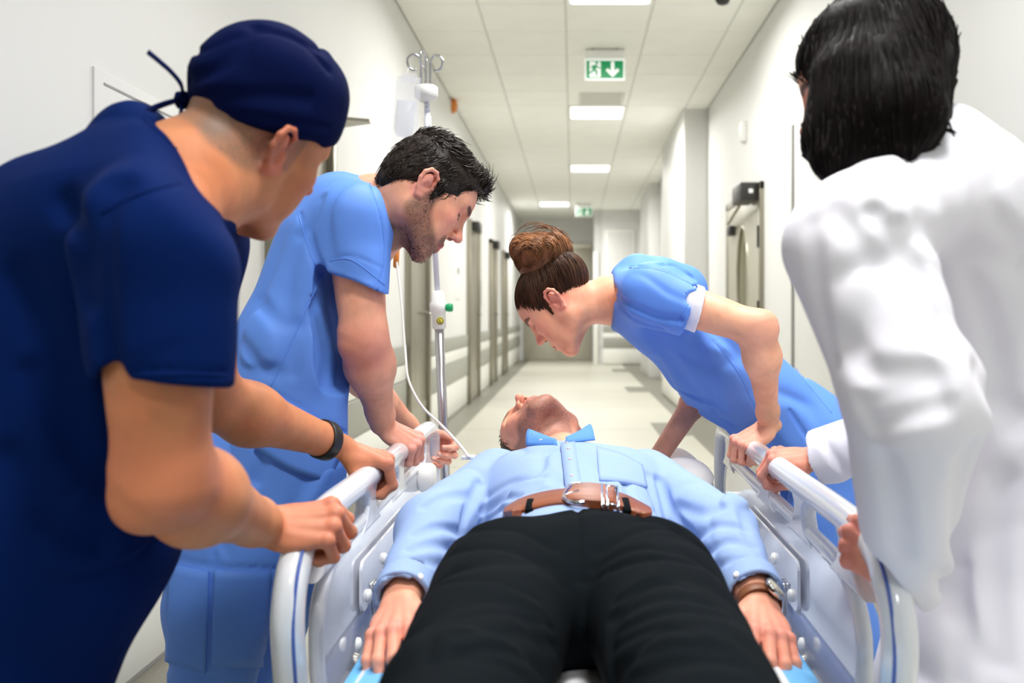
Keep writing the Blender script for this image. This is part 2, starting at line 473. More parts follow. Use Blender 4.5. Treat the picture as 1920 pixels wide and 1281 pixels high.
box('sign_plate', (WALL_L - 0.004, 9.32, 1.17), (WALL_L + 0.008, 9.62, 1.54), M_BANDW, sg, bev=0.002)
box('sign_mark', (WALL_L + 0.008, 9.42, 1.43), (WALL_L + 0.010, 9.54, 1.50), M_DARK, sg)
cpn = empty('call_panel', (WALL_L, 11.7, 1.3), label='small grey call panel on the left wall past the second far door', cat='panel')
box('panel_plate', (WALL_L - 0.004, 11.55, 1.12), (WALL_L + 0.012, 11.85, 1.46), M_BAND, cpn, bev=0.003)
for zz in (1.2, 1.32):
    box('panel_button', (WALL_L + 0.012, 11.65, zz), (WALL_L + 0.018, 11.75, zz + 0.06), M_STRIPE0, cpn, bev=0.002)
tr = empty('wall_handrail', (1.1, 9.0, 0.8), label='pale handrail along the right wall before the pillar', cat='handrail')
tube('rail_bar', [(1.33, 8.2, 0.85), (1.33, 9.3, 0.85)], 0.02, M_BANDW, tr, sides=10)
for yy in (8.4, 9.1):
    tube('rail_bracket', [(1.33, yy, 0.85), (1.385, yy, 0.82)], 0.01, M_STEEL, tr, sides=8)
# ------------------------------------------------------------------ the bed
M_RAIL = mat('rail_plastic', rgb(226, 230, 236), 0.16, spec=0.6, coat=0.3)
M_RAILP = mat('rail_panel', rgb(242, 244, 252), 0.04, spec=0.9, coat=1.0, alpha=0.86)
M_RAILP.node_tree.nodes['Principled BSDF'].inputs['Coat IOR'].default_value = 2.1
M_STRIPE = mat('rail_stripe', rgb(70, 100, 180), 0.35)
M_PAD = mat('pad_blue', rgb(110, 185, 240), 0.5, bump=0.1, bscale=40)
M_MATT = mat('mattress_pale', rgb(214, 224, 238), 0.45, bump=0.05, bscale=60)
M_SHEET = mat('white_sheet', rgb(240, 241, 246), 0.75, bump=0.25, bscale=18)
M_BEDB = mat('bed_frame_blue', rgb(30, 70, 135), 0.4)
RXL, RXR, RZ = -0.395, 0.42, 0.69
bed = empty('hospital_bed', (0, 1.6, 0), label='white hospital bed with raised plastic side rails in the corridor', cat='bed')
box('deck', (-0.36, 0.35, 0.34), (0.38, 2.75, 0.40), M_BEDB, bed, bev=0.02)
box('base_frame', (-0.26, 0.5, 0.16), (0.28, 2.6, 0.24), M_RAIL, bed, bev=0.02)
for yy in (0.9, 2.2):
    box('lift_column', (-0.12, yy - 0.1, 0.22), (0.14, yy + 0.1, 0.36), M_RAIL, bed, bev=0.02)
for sx in (-0.24, 0.26):
    for yy in (0.55, 2.55):
        lg = tube('caster_fork', [(sx, yy, 0.18), (sx, yy, 0.07)], 0.022, M_RAIL, bed, sides=10)
        lathe('caster_wheel', [(0.02, -0.018), (0.062, -0.016), (0.065, 0), (0.062, 0.016), (0.02, 0.018)], (sx + 0.03, yy, 0.065), (1, 0, 0), M_DARK, lg)
hb = box('headboard', (-0.36, 2.72, 0.36), (0.38, 2.76, 0.47), M_RAIL, bed, bev=0.015)

def side_rail(X, near, sgn, far):
    # outer loop of the moulded rail, (y, z)
    nr = near
    loop = [(nr + 0.075, 0.34), (nr + 0.025, 0.42), (nr, 0.51), (nr - 0.008, 0.585), (nr + 0.02, 0.643), (nr + 0.085, 0.678), (nr + 0.2, RZ), (1.7, RZ), (2.0, RZ), (2.25, RZ),
            (far - 0.09, RZ), (far - 0.02, 0.672), (far, 0.61), (far - 0.01, 0.5), (far - 0.06, 0.4), (far - 0.2, 0.35), (2.0, 0.33), (1.6, 0.32), (nr + 0.17, 0.31)]
    pts = catmull([(X, a, b) for a, b in loop], 6, True)
    r_ = np.where(pts[:, 2] > 0.66, 0.0225, 0.0235)
    t = tube('side_rail', pts, r_, M_RAIL, bed, 14, True, up=(1, 0, 0))
    # inner moulded frame: rounded outline with the clear panel inside
    y0, y1 = nr + 0.145, far - 0.11
    pan = [(y0 + 0.02, 0.40), (y0 - 0.01, 0.47), (y0 - 0.005, 0.545), (y0 + 0.05, 0.592), (y0 + 0.14, 0.612), (1.8, 0.618), (2.1, 0.618), (y1 - 0.08, 0.615), (y1, 0.575), (y1 + 0.005, 0.50), (y1 - 0.06, 0.42),
           (y1 - 0.25, 0.375), (1.85, 0.362), (y0 + 0.12, 0.366)]
    pp = catmull([(X, a, b) for a, b in pan], 5, True)
    tube('panel_frame', pp, 0.0125, M_RAIL, t, 10, True, up=(1, 0, 0), ry=0.016)
    plate('clear_panel', [(q[1], q[2]) for q in pp], [], ((X - sgn * 0.006, 0, 0), (0, 1, 0), (0, 0, 1), (1, 0, 0)), 0.008, M_RAILP, t, 0.002, 1)
    # flared posts between the handle tube and the panel frame
    for k, yy in enumerate((nr + 0.19, nr + 0.47, nr + 0.76, far - 0.16)):
        w0, w1 = 0.040, 0.024
        pr = []
        for z, w in ((0.606, w0 * 1.5), (0.618, w0), (0.64, w1), (0.66, w1), (0.675, w0), (0.69, w0 * 1.5)):
            pr.append((z, w))
        out = [(yy - w, z) for z, w in pr] + [(yy + w, z) for z, w in pr[::-1]]
        plate('post', out, [], ((X, 0, 0), (0, 1, 0), (0, 0, 1), (1, 0, 0)), 0.028, M_RAIL, t, 0.009, 3)
    # solid web between handle loop and panel at the near end, a thin blue line along the tube
    ln = [p + np.array([-sgn * -0.0, 0, 0]) for p in pts[:26]]
    st = np.array([(q[0] - sgn * 0.013, q[1] - 0.0185, q[2] - 0.004) if q[2] < 0.60 else (q[0] - sgn * 0.013, q[1] - 0.014, q[2] + 0.0145) for q in pts[2:30]])
    tube('blue_line', st, 0.0026, M_STRIPE, t, 6)
    # inner bracket plate with round caps
    bp = plate('hinge_plate', rrect(1.62, 0.47, 2.12, 0.56, 0.02), [], ((X - sgn * 0.018, 0, 0), (0, 1, 0), (0, 0, 1), (1, 0, 0)), 0.006, M_RAILP, t, 0.001, 1)
    for (yy, zz) in ((1.66, 0.49), (1.80, 0.52), (1.95, 0.535), (2.08, 0.54), (1.58, 0.43)):
        lathe('cap', [(0.012, 0), (0.011, 0.006), (0.005, 0.009)], (X - sgn * 0.02, yy, zz), (-sgn, 0, 0), M_WHITE, t, 14)
    box('latch', (X - sgn * 0.03, 1.70, 0.44), (X - sgn * 0.018, 1.735, 0.50), M_CHROME, t, bev=0.003)
    for yy in (1.7, 2.2):
        tube('rail_arm', [(X, yy, 0.34), (X - sgn * 0.05, yy, 0.36)], 0.018, M_STEEL, t, sides=8)
    return t
rl = side_rail(RXL, 1.272, -1, 2.56)
rr = side_rail(RXR, 1.18, 1, 2.56)
lathe('rail_knob', [(0.03, -0.02), (0.036, -0.012), (0.036, 0.012), (0.03, 0.02)], (RXL + 0.03, 2.28, 0.595), (1, 0, 0), M_WHITE, rl)

# mattress with rounded edges, sheet, pillow
def soft_slab(name, lo, hi, m, r, amp=0.0, seed=1, nx=22, ny=60, label=None, cat=None, top_only=False):
    rnd = np.random.RandomState(seed)
    xs_, ys_ = np.linspace(0, 1, nx), np.linspace(0, 1, ny)
    V, Fq = [], []
    def edge(d):
        return r - math.sqrt(max(r * r - max(r - d, 0) ** 2, 0))
    ph = rnd.uniform(0, 6, 6)
    for j in ys_:
        for i in xs_:
            x, y = lo[0] + (hi[0] - lo[0]) * i, lo[1] + (hi[1] - lo[1]) * j
            d = min(x - lo[0], hi[0] - x, y - lo[1], hi[1] - y)
            z = hi[2] - edge(d) + amp * (math.sin(x * 23 + y * 9 + ph[0]) + math.sin(y * 31 - x * 14 + ph[1]) + math.sin(x * 47 + ph[2] + 2 * math.sin(y * 13)))
            V.append((x, y, z))
    for j in range(ny - 1):
        for i in range(nx - 1):
            a = j * nx + i
            Fq.append((a, a + 1, a + nx + 1, a + nx))
    rim = [i for i in range(nx)] + [j * nx + nx - 1 for j in range(1, ny)] + [(ny - 1) * nx + i for i in range(nx - 2, -1, -1)] + [j * nx for j in range(ny - 2, 0, -1)]
    b0 = len(V)
    for k in rim:
        V.append((V[k][0], V[k][1], lo[2]))
    n = len(rim)
    for k in range(n):
        Fq.append((rim[k], b0 + k, b0 + (k + 1) % n, rim[(k + 1) % n]))
    Fq.append(tuple(b0 + k for k in range(n))[::-1][::-1])
    o = pymesh(name, V, Fq, m, None, True)
    return tag(o, label, cat)
mt = soft_slab('mattress', (-0.335, 0.40, 0.40), (0.355, 2.70, 0.492), M_MATT, 0.045, label='pale mattress under the patient between the side rails', cat='mattress')
pd = soft_slab('bed_pad', (-0.32, 0.42, 0.486), (0.345, 1.42, 0.497), M_PAD, 0.012, 0.0015, 7, label='light blue pad under the white sheet at the patient hands', cat='bed pad')
sh = soft_slab('bed_sheet', (-0.242, 0.42, 0.490), (0.30, 2.60, 0.504), M_SHEET, 0.012, 0.0012, 3, nx=40, ny=120, label='white bed sheet lying on the mattress between the patient legs', cat='sheet')

# drip stand
M_POLE = mat('pole_steel', rgb(190, 186, 190), 0.22, metal=1.0)
M_POLEW = mat('pole_pale', rgb(222, 224, 236), 0.3)
pb, pt_ = P(834, 905, 2.80), P(800.5, 200, 2.80)
ax = (pt_ - pb) / np.linalg.norm(pt_ - pb)
iv = empty('drip_stand', (pb[0] - 0.02, pb[1], 0), label='tall drip stand with chrome hooks behind the rail', cat='drip stand')
foot = pb - ax * (pb[2] / ax[2]) + ax * 0.09
mid = P(822, 580, 2.80)
tube('lower_pole', [foot, mid], 0.0145, M_POLE, iv, 14)
tube('upper_pole', [mid, pt_], 0.0085, M_POLEW, iv, 12)
tube('pole_sleeve', [pt_ - ax * 0.14, pt_ - ax * 0.03], 0.0105, M_POLEW, iv, 12)
for k in range(5):
    g = 2 * math.pi * k / 5 + 0.3
    e = np.array([foot[0] + 0.24 * math.cos(g), foot[1] + 0.24 * math.sin(g), 0.07])
    lgp = tube('foot', [foot + np.array([0, 0, 0.02]), e], 0.014, M_POLE, iv, 8)
    lathe('caster', [(0.01, -0.012), (0.034, -0.01), (0.034, 0.01), (0.01, 0.012)], e - np.array([0, 0, 0.034]), (math.sin(g), -math.cos(g), 0), M_DARK, lgp, 14)
cl = lathe('height_clamp', [(0.017, -0.062), (0.021, -0.058), (0.021, -0.012), (0.026, -0.005), (0.027, 0.018), (0.021, 0.026), (0.019, 0.052), (0.014, 0.056)], mid, ax, M_WHITE, iv, 20)
lathe('clamp_knob', [(0.011, 0), (0.013, 0.01), (0.012, 0.02)], mid + np.array([0.024, -0.004, 0.005]), (1, -0.1, 0), M_GREEN, cl, 14)
M_YEL = mat('sticker_yellow', rgb(226, 214, 70), 0.5)
stk = lathe('sticker', [(0.0115, 0), (0.0115, 0.002)], mid + np.array([0.008, -0.0195, -0.036]), (0.35, -1, 0), M_YEL, cl, 18)
lathe('sticker_ring', [(0.0085, 0.0015), (0.0095, 0.0028), (0.0105, 0.0015)], mid + np.array([0.008, -0.0200, -0.036]), (0.35, -1, 0), M_DARK, cl, 18)
tube('sticker_mark', [mid + np.array([0.0045, -0.0222, -0.031]), mid + np.array([0.0105, -0.0232, -0.036]), mid + np.array([0.0055, -0.0222, -0.037]), mid + np.array([0.011, -0.0232, -0.042])], 0.0009, M_DARK, cl, 5)
hd = lathe('hook_head', [(0.012, -0.022), (0.024, -0.018), (0.036, -0.006), (0.036, 0.022), (0.03, 0.028), (0.01, 0.028)], pt_ + ax * 0.035, ax, M_WHITE, iv, 24)
tube('head_neck', [pt_ - ax * 0.02, pt_ + ax * 0.02], 0.009, M_POLEW, iv, 10)
lathe('head_screw', [(0.006, 0), (0.005, 0.003)], pt_ + np.array([0, -0.009, 0.002]), (0, -1, 0), M_CHROME, iv, 10)
hb_ = pt_ + ax * 0.055
for k, (dx, dy) in enumerate(((-0.026, 0.0), (0.004, -0.02), (0.018, 0.012), (-0.006, 0.024))):
    o = hb_ + np.array([dx * 0.6, dy, 0])
    d = np.array([dx, dy, 0]); d /= np.linalg.norm(d)
    if k == 1: d = np.array([-0.25, -0.97, 0.0])
    if k == 0: d = np.array([-0.97, -0.2, 0.0])
    if k == 2: d = np.array([0.95, -0.3, 0.0])
    z = np.array([0, 0, 1.0])
    q = [o - z * 0.03, o + z * 0.045, o + z * 0.075]
    c = o + d * 0.021 + z * 0.08
    for g in np.linspace(math.pi, -math.pi * 0.62, 12):
        q.append(c + d * 0.021 * math.cos(g) + z * 0.024 * math.sin(g))
    tube('hook', catmull(q, 3), 0.0042, M_CHROME, hd, 8)
# drip bag: two-sided pouch hanging from the left hook
M_BAG = mat('bag_film', rgb(236, 238, 246), 0.12, spec=0.7, alpha=0.26)
M_FLUID = mat('bag_fluid', rgb(226, 230, 242), 0.1, spec=0.6, alpha=0.35)
M_TUBE = mat('drip_line', rgb(240, 240, 236), 0.25, alpha=0.85)
def pouch(name, tl, tr_, bl, br, thick, m, parent, nx=10, ny=16, neck=0.0):
    V, Fq = [], []
    tl, tr_, bl, br = [np.array(q, float) for q in (tl, tr_, bl, br)]
    n = np.cross(tr_ - tl, bl - tl); n /= np.linalg.norm(n)
    for s in (1, -1):
        for j in range(ny + 1):
            v_ = j / ny
            for i in range(nx + 1):
                u_ = i / nx
                w = 1.0 - neck * max(0, (v_ - 0.75) / 0.25) ** 2
                uu = 0.5 + (u_ - 0.5) * w
                p = (tl * (1 - uu) + tr_ * uu) * (1 - v_) + (bl * (1 - uu) + br * uu) * v_
                b = (math.sin(math.pi * u_) ** 0.6) * (math.sin(math.pi * min(1, 0.04 + v_ * 0.94)) ** 0.6)
                V.append(p + n * s * thick * b * (0.7 + 0.5 * v_))
    A = (nx + 1) * (ny + 1)
    for s in (0, 1):
        for j in range(ny):
            for i in range(nx):
                a = s * A + j * (nx + 1) + i
                q = (a, a + 1, a + nx + 2, a + nx + 1)
                Fq.append(q if s == 0 else q[::-1])
    return pymesh(name, V, Fq, m, parent, True)
bagD = 2.74
bag = empty('drip_bag', P(760, 150, bagD), label='clear drip bag hanging from the left hook of the stand', cat='drip bag')
pouch('bag_body', P(744, 142, bagD), P(790, 146, bagD), P(731, 272, bagD), P(782, 278, bagD), 0.022, M_BAG, bag, neck=0.45)
pouch('fluid', P(744, 186, bagD), P(781, 190, bagD), P(737, 255, bagD), P(774, 260, bagD), 0.017, M_FLUID, bag, neck=0.4)
box('header', P(752, 150, bagD) - np.array([0.0, 0.004, 0.006]), P(782, 138, bagD) + np.array([0, 0.004, 0]), M_BAG, bag, bev=0.002)
tube('hanger_loop', [P(766, 140, bagD), P(764, 132, 2.75), P(770, 122, 2.77)], 0.002, M_BAG, bag, 6)
tube('port', [P(750, 268, bagD), P(748, 290, bagD)], 0.008, M_BAG, bag, 10)
dl = empty('drip_line', P(744, 480, 2.7), label='thin white drip tube curving down to the patient arm', cat='tube')
tube('line', catmull([P(748, 290, bagD), P(742, 400, 2.72), P(743, 480, 2.7), P(752, 560, 2.66), P(760, 660, 2.6), P(766, 712, 2.5), P(790, 760, 2.3), P(830, 800, 2.12), P(862, 835, 1.99), P(880, 858, 1.94)], 8), 0.0034, M_TUBE, dl, 8)
lathe('drip_chamber', [(0.004, -0.03), (0.0085, -0.024), (0.0085, 0.024), (0.004, 0.03)], P(743, 484, 2.7), (0.05, 0, 1), M_ORANGE, dl, 14)
box('tape', P(872, 862, 1.95) - np.array([0.008, 0.004, 0.0]), P(888, 858, 1.95) + np.array([0.002, 0.02, 0.003]), M_SHEET, dl, bev=0.0015)
# ------------------------------------------------------------------ implicit-surface modelling (bodies and clothes)
def nrm(v):
    v = np.asarray(v, float)
    return v / max(np.linalg.norm(v), 1e-12)

class RC:       # tapered capsule, optional mid bulge and flattening along n by factor s
    def __init__(s, a, b, ra, rb, bulge=0.0, n=None, f=1.0):
        s.a, s.b, s.ra, s.rb, s.bu = np.array(a, float), np.array(b, float), ra, rb, bulge
        s.n, s.f = (None if n is None else nrm(n)), f
    def d(s, p):
        ba = s.b - s.a
        pa = p - s.a
        if s.n is not None:
            q = 1 / s.f - 1
            pa = pa + np.outer(pa @ s.n, s.n * q).astype(p.dtype)
            ba = ba + s.n * (np.dot(ba, s.n) * q)
        l2 = max(float(ba @ ba), 1e-12)
        t = np.clip((pa @ ba) / l2, 0, 1)
        e = pa - t[:, None] * ba
        r = s.ra + (s.rb - s.ra) * t + s.bu * 4 * t * (1 - t)
        return np.sqrt(np.einsum('ij,ij->i', e, e)) - r

class EL:       # ellipsoid, axes = columns of R
    def __init__(s, c, r, R=None):
        s.c, s.r, s.R = np.array(c, float), np.array(r, float), (np.eye(3) if R is None else np.array(R, float))
    def d(s, p):
        q = (p - s.c) @ s.R
        k0 = np.sqrt(np.sum((q / s.r) ** 2, 1))
        k1 = np.sqrt(np.sum((q / (s.r ** 2)) ** 2, 1))
        return np.where(k1 > 1e-9, k0 * (k0 - 1) / np.maximum(k1, 1e-9), -s.r.min())

class PL:       # half space: inside where (p-c).n < 0
    def __init__(s, c, n):
        s.c, s.n = np.array(c, float), nrm(n)
    def d(s, p):
        return (p - s.c) @ s.n

class CH:       # chain of capsules through points
    def __init__(s, pts, rad, k=0.0):
        rad = np.broadcast_to(np.asarray(rad, float), (len(pts),))
        s.seg = [RC(pts[i], pts[i + 1], rad[i], rad[i + 1]) for i in range(len(pts) - 1)]
        s.k = k
    def d(s, p):
        o = s.seg[0].d(p)
        for q in s.seg[1:]:
            o = smin(o, q.d(p), s.k) if s.k else np.minimum(o, q.d(p))
        return o

class SUB:      # ops list used as one primitive
    def __init__(s, ops): s.ops = ops
    def d(s, p): return field(s.ops, p)

def smin(a, b, k):
    h = np.maximum(k - np.abs(a - b), 0) / k
    return np.minimum(a, b) - h * h * k * 0.25

def smax(a, b, k):
    return -smin(-a, -b, k)

def apply(op, D, p):
    m, pr, k = op[0], op[1], op[2]
    if m == 'u':
        q = pr.d(p)
        return smin(D, q, k) if k else np.minimum(D, q)
    if m == 's':
        q = -pr.d(p)
        return smax(D, q, k) if k else np.maximum(D, q)
    if m == 'i':
        q = pr.d(p)
        return smax(D, q, k) if k else np.maximum(D, q)
    if m == 'c':                       # crease / ridge: k = width, op[3] = depth (positive cuts in)
        q = np.maximum(pr.d(p), 0)
        return D + op[3] * np.exp(-(q / k) ** 2)
    if m == 'x':                       # displacement function
        return D + pr(p)

def field(ops, p):
    D = np.full(len(p), 1.0, p.dtype)
    for op in ops:
        D = apply(op, D, p)
    return D

def bbox(ops):
    lo, hi = np.full(3, 1e9), np.full(3, -1e9)
    def ext(pr):
        nonlocal lo, hi
        if isinstance(pr, RC):
            for a, r in ((pr.a, pr.ra + pr.bu), (pr.b, pr.rb + pr.bu)):
                lo, hi = np.minimum(lo, a - r), np.maximum(hi, a + r)
        elif isinstance(pr, EL):
            e = np.abs(pr.R) @ pr.r
            lo, hi = np.minimum(lo, pr.c - e), np.maximum(hi, pr.c + e)
        elif isinstance(pr, CH):
            for q in pr.seg: ext(q)
        elif isinstance(pr, SUB):
            for o in pr.ops:
                if o[0] == 'u': ext(o[1])
    for o in ops:
        if o[0] == 'u': ext(o[1])
    return lo - 0.012, hi + 0.012

def polygonize(ops, res, lim=None, B=14):
    lo, hi = bbox(ops)
    if lim is not None:
        lo, hi = np.maximum(lo, lim[0]), np.minimum(hi, lim[1])
    nb = np.ceil((hi - lo) / (res * B)).astype(int)
    gx, gy, gz = np.meshgrid(*[np.arange(n) for n in nb], indexing='ij')
    blk = np.stack([gx, gy, gz], -1).reshape(-1, 3)
    half = res * B * math.sqrt(3) / 2
    cen = (lo + (blk + 0.5) * res * B).astype(np.float32)
    D = field([o for o in ops if o[0] != 'x'], cen)
    keep = np.abs(D) < half * 1.25 + 0.012
    blk, cen = blk[keep], cen[keep]
    r = np.arange(B + 1)
    lx, ly, lz = np.meshgrid(r, r, r, indexing='ij')
    loc = (np.stack([lx, ly, lz], -1).reshape(-1, 3) * res).astype(np.float32)
    n, m = len(blk), len(loc)
    org = (lo + blk * res * B).astype(np.float32)
    D = np.full((n, m), 1.0, np.float32)
    for op in ops:
        if op[0] == 'x':
            act = np.ones(n, bool)
        else:
            dc = op[1].d(cen)
            if op[0] == 'i':
                act = dc > -half * 1.3 - op[2]
            elif op[0] == 'c':
                act = dc < half * 1.1 + 3 * op[2]
            else:
                act = dc < half * 1.3 + op[2] + 0.01
        ia = np.nonzero(act)[0]
        for s in range(0, len(ia), 64):
            j = ia[s:s + 64]
            pts = (org[j][:, None, :] + loc[None]).reshape(-1, 3)
            D[j] = apply(op, D[j].reshape(-1), pts).reshape(len(j), m)
    bmask = np.nonzero(((lx == 0) | (lx == B) | (ly == 0) | (ly == B) | (lz == 0) | (lz == B)).ravel())[0]
    gi = (blk[:, None, :] * B + np.stack([lx, ly, lz], -1).reshape(-1, 3)[bmask][None]).astype(np.int64)
    gk = ((gi[..., 0] * (nb[1] * B + 2) + gi[..., 1]) * (nb[2] * B + 2) + gi[..., 2]).ravel()
    vals = D[:, bmask].ravel()
    so = np.argsort(gk, kind='stable')          # points shared by neighbouring blocks get one value
    first = np.concatenate([[True], gk[so][1:] != gk[so][:-1]])
    grp = np.cumsum(first) - 1
    mn = np.minimum.reduceat(vals[so], np.nonzero(first)[0])
    vals[so] = mn[grp]
    D[:, bmask] = vals.reshape(n, -1)
    G = D.reshape(n, B + 1, B + 1, B + 1)
    S_ = G < 0
    # cells
    corners = [(a, b, c) for a in (0, 1) for b in (0, 1) for c in (0, 1)]
    cnt = sum(S_[:, a:a + B, b:b + B, c:c + B].astype(np.int8) for a, b, c in corners)
    ci = np.nonzero((cnt > 0) & (cnt < 8))
    if len(ci[0]) == 0:
        return np.zeros((0, 3)), np.zeros((0, 4), int)
    bi, x, y, z = ci
    acc = np.zeros((len(bi), 3), np.float32)
    num = np.zeros(len(bi), np.float32)
    for c0 in corners:
        for axn in range(3):
            if c0[axn]: continue
            c1 = list(c0); c1[axn] = 1
            v0 = G[bi, x + c0[0], y + c0[1], z + c0[2]]
            v1 = G[bi, x + c1[0], y + c1[1], z + c1[2]]
            cr = (v0 < 0) != (v1 < 0)
            t = np.where(cr, v0 / np.where(cr, v0 - v1, 1), 0)
            pnt = np.zeros((len(bi), 3), np.float32)
            pnt[:] = c0
            pnt[:, axn] += t
            acc += pnt * cr[:, None]
            num += cr
    gp = blk[bi] * B + np.stack([x, y, z], 1)
    V = lo + (gp + acc / num[:, None]) * res
    NB = nb * B + 2
    def key(g): return (g[:, 0].astype(np.int64) * NB[1] + g[:, 1]) * NB[2] + g[:, 2]
    kk = key(gp)
    order = np.argsort(kk)
    ks = kk[order]
    def look(g):
        q = key(g)
        i = np.clip(np.searchsorted(ks, q), 0, len(ks) - 1)
        ok = (ks[i] == q) & (g >= 0).all(1)
        return np.where(ok, order[i], -1)
    Fs = []
    for axn in range(3):
        sl0 = [slice(None)] + [slice(0, B)] * 3
        sl1 = list(sl0); sl1[axn + 1] = slice(1, B + 1)
        a, b = S_[tuple(sl0)], S_[tuple(sl1)]
        e = np.nonzero(a != b)
        g = blk[e[0]] * B + np.stack(e[1:], 1)
        ins = a[e]
        u, w = (axn + 1) % 3, (axn + 2) % 3
        du, dw = np.zeros(3, int), np.zeros(3, int)
        du[u] = 1; dw[w] = 1
        q = np.stack([look(g - du - dw), look(g - dw), look(g), look(g - du)], 1)
        ok = (q >= 0).all(1)
        q, ins = q[ok], ins[ok]
        q[~ins] = q[~ins][:, ::-1]
        Fs.append(q)
    return V, np.concatenate(Fs)

def quadmesh(name, V, Q, m, parent=None, tint=None, smooth_it=1):
    V = np.asarray(V, np.float32)
    for _ in range(smooth_it):            # gentle relaxation, volume-preserving pair
        for lam in (0.45, -0.47):
            acc = np.zeros_like(V); n = np.zeros(len(V), np.float32)
            for a, b in ((0, 1), (1, 2), (2, 3), (3, 0)):
                np.add.at(acc, Q[:, a], V[Q[:, b]]); np.add.at(n, Q[:, a], 1)
                np.add.at(acc, Q[:, b], V[Q[:, a]]); np.add.at(n, Q[:, b], 1)
            V = V + lam * (acc / np.maximum(n, 1)[:, None] - V)
    me = bpy.data.meshes.new(name)
    me.vertices.add(len(V)); me.loops.add(len(Q) * 4); me.polygons.add(len(Q))
    me.vertices.foreach_set('co', V.ravel())
    me.loops.foreach_set('vertex_index', Q.ravel().astype(np.int32))
    me.polygons.foreach_set('loop_start', np.arange(len(Q), dtype=np.int32) * 4)
    me.polygons.foreach_set('use_smooth', np.ones(len(Q), bool))
    me.update(calc_edges=True)
    me.validate()
    if tint is None and m is not None and 'base' in m:
        bc = np.array(m['base'])
        tint = lambda V_: np.tile(bc, (len(V_), 1))
    if tint is not None:
        at = me.color_attributes.new('tint', 'FLOAT_COLOR', 'POINT')
        c = np.ones((len(V), 4), np.float32)
        c[:, :3] = tint(V)
        at.data.foreach_set('color', c.ravel())
    return link(name, me, m, parent)

def sdf(name, ops, res, m, parent=None, tint=None, smooth_it=1):
    V, Q = polygonize(ops, res)
    return quadmesh(name, V, Q, m, parent, tint, smooth_it)

def surf(ops, pxs, d0=0.4, d1=3.2):
    """points of an implicit surface met by sight lines through photograph pixels (used to lay seams and pockets on cloth)"""
    px = np.array(pxs, float)
    dr = np.stack([(px[:, 0] - VX) / FPX, np.ones(len(px)), -(px[:, 1] - VY) / FPX], 1)
    t = np.full(len(px), d0)
    for _ in range(90):
        p = np.array([0, 0, CAMH]) + dr * t[:, None]
        d = field(ops, p)
        t = np.minimum(t + np.clip(d, -0.02, 0.2) * 0.7, d1)
    return np.array([0, 0, CAMH]) + dr * t[:, None]

def grad(ops, p, e=0.002):
    g = np.stack([field(ops, p + np.eye(3)[i] * e) - field(ops, p - np.eye(3)[i] * e) for i in range(3)], 1)
    return g / np.maximum(np.linalg.norm(g, axis=1, keepdims=True), 1e-9)

FS = 2.1
def folds(ops, pxs, width, depth, n=6):
    """a fold or seam following photograph pixels over the cloth: returns a crease op"""
    q = surf(ops, catmull([(a, b, 0) for a, b in pxs], n)[:, :2])
    return ('c', CH(list(q), 0.0005), width, depth * FS)

def cloth_noise(seed, amp, freq, aniso=(1, 1, 1)):
    rs = np.random.RandomState(seed)
    K = rs.normal(size=(7, 3)) * freq * np.array(aniso)
    ph = rs.uniform(0, 6.28, 7)
    W_ = rs.normal(size=(3, 3)) * freq * 0.45
    def f(p):
        w = np.sin(p @ W_.T.astype(p.dtype)) * (0.9 / freq)
        q = p + w.astype(p.dtype)
        a = np.sin(q @ K.T.astype(p.dtype) + ph.astype(p.dtype))
        return (amp * (a.sum(1) / 2.6)).astype(p.dtype)
    return f

def wrinkles(seed, amp, freq, thin=0.22, cover=0.15, aniso=(1, 1, 1)):
    """loose network of soft cloth creases, present only in patches"""
    a, b = cloth_noise(seed, 1.0, freq, aniso), cloth_noise(seed + 500, 1.0, freq * 0.45)
    def f(p):
        n, m = a(p), b(p)
        g = np.clip((m - cover + 0.35) / 0.7, 0, 1)
        return (amp * g * (np.exp(-(n / thin) ** 2) - 0.5 * np.exp(-((n - 0.35) / (thin * 1.3)) ** 2))).astype(p.dtype)
    return f

class Frame:
    def __init__(s, o, M, k=1.0):
        s.o, s.M, s.k = np.array(o, float), np.array(M, float), k     # columns of M: local x, y, z
    def __call__(s, x, y, z): return s.o + s.M @ np.array([x, y, z]) * s.k
    def rc(s, a, b, ra, rb, **kw):
        if 'n' in kw: kw['n'] = s.M @ np.array(kw['n'], float)
        if 'bulge' in kw: kw['bulge'] = kw['bulge'] * s.k
        return RC(s(*a), s(*b), ra * s.k, rb * s.k, **kw)
    def el(s, c, r, R=None):
        return EL(s(*c), np.array(r) * s.k, s.M if R is None else s.M @ np.array(R))
    def ch(s, pts, rad, k=0.0): return CH([s(*p) for p in pts], np.asarray(rad, float) * s.k, k)
    def inv(s, p): return ((p - s.o) @ s.M) / s.k

def axes(f, u):
    """columns (left, forward, up) from a forward and an up hint"""
    f = nrm(f); u = np.asarray(u, float); u = nrm(u - f * (u @ f))
    return np.stack([np.cross(u, f), f, u], 1)

def rotx(a):
    c, s = math.cos(a), math.sin(a)
    return np.array([[1, 0, 0], [0, c, -s], [0, s, c]])
def rotz(a):
    c, s = math.cos(a), math.sin(a)
    return np.array([[c, -s, 0], [s, c, 0], [0, 0, 1]])

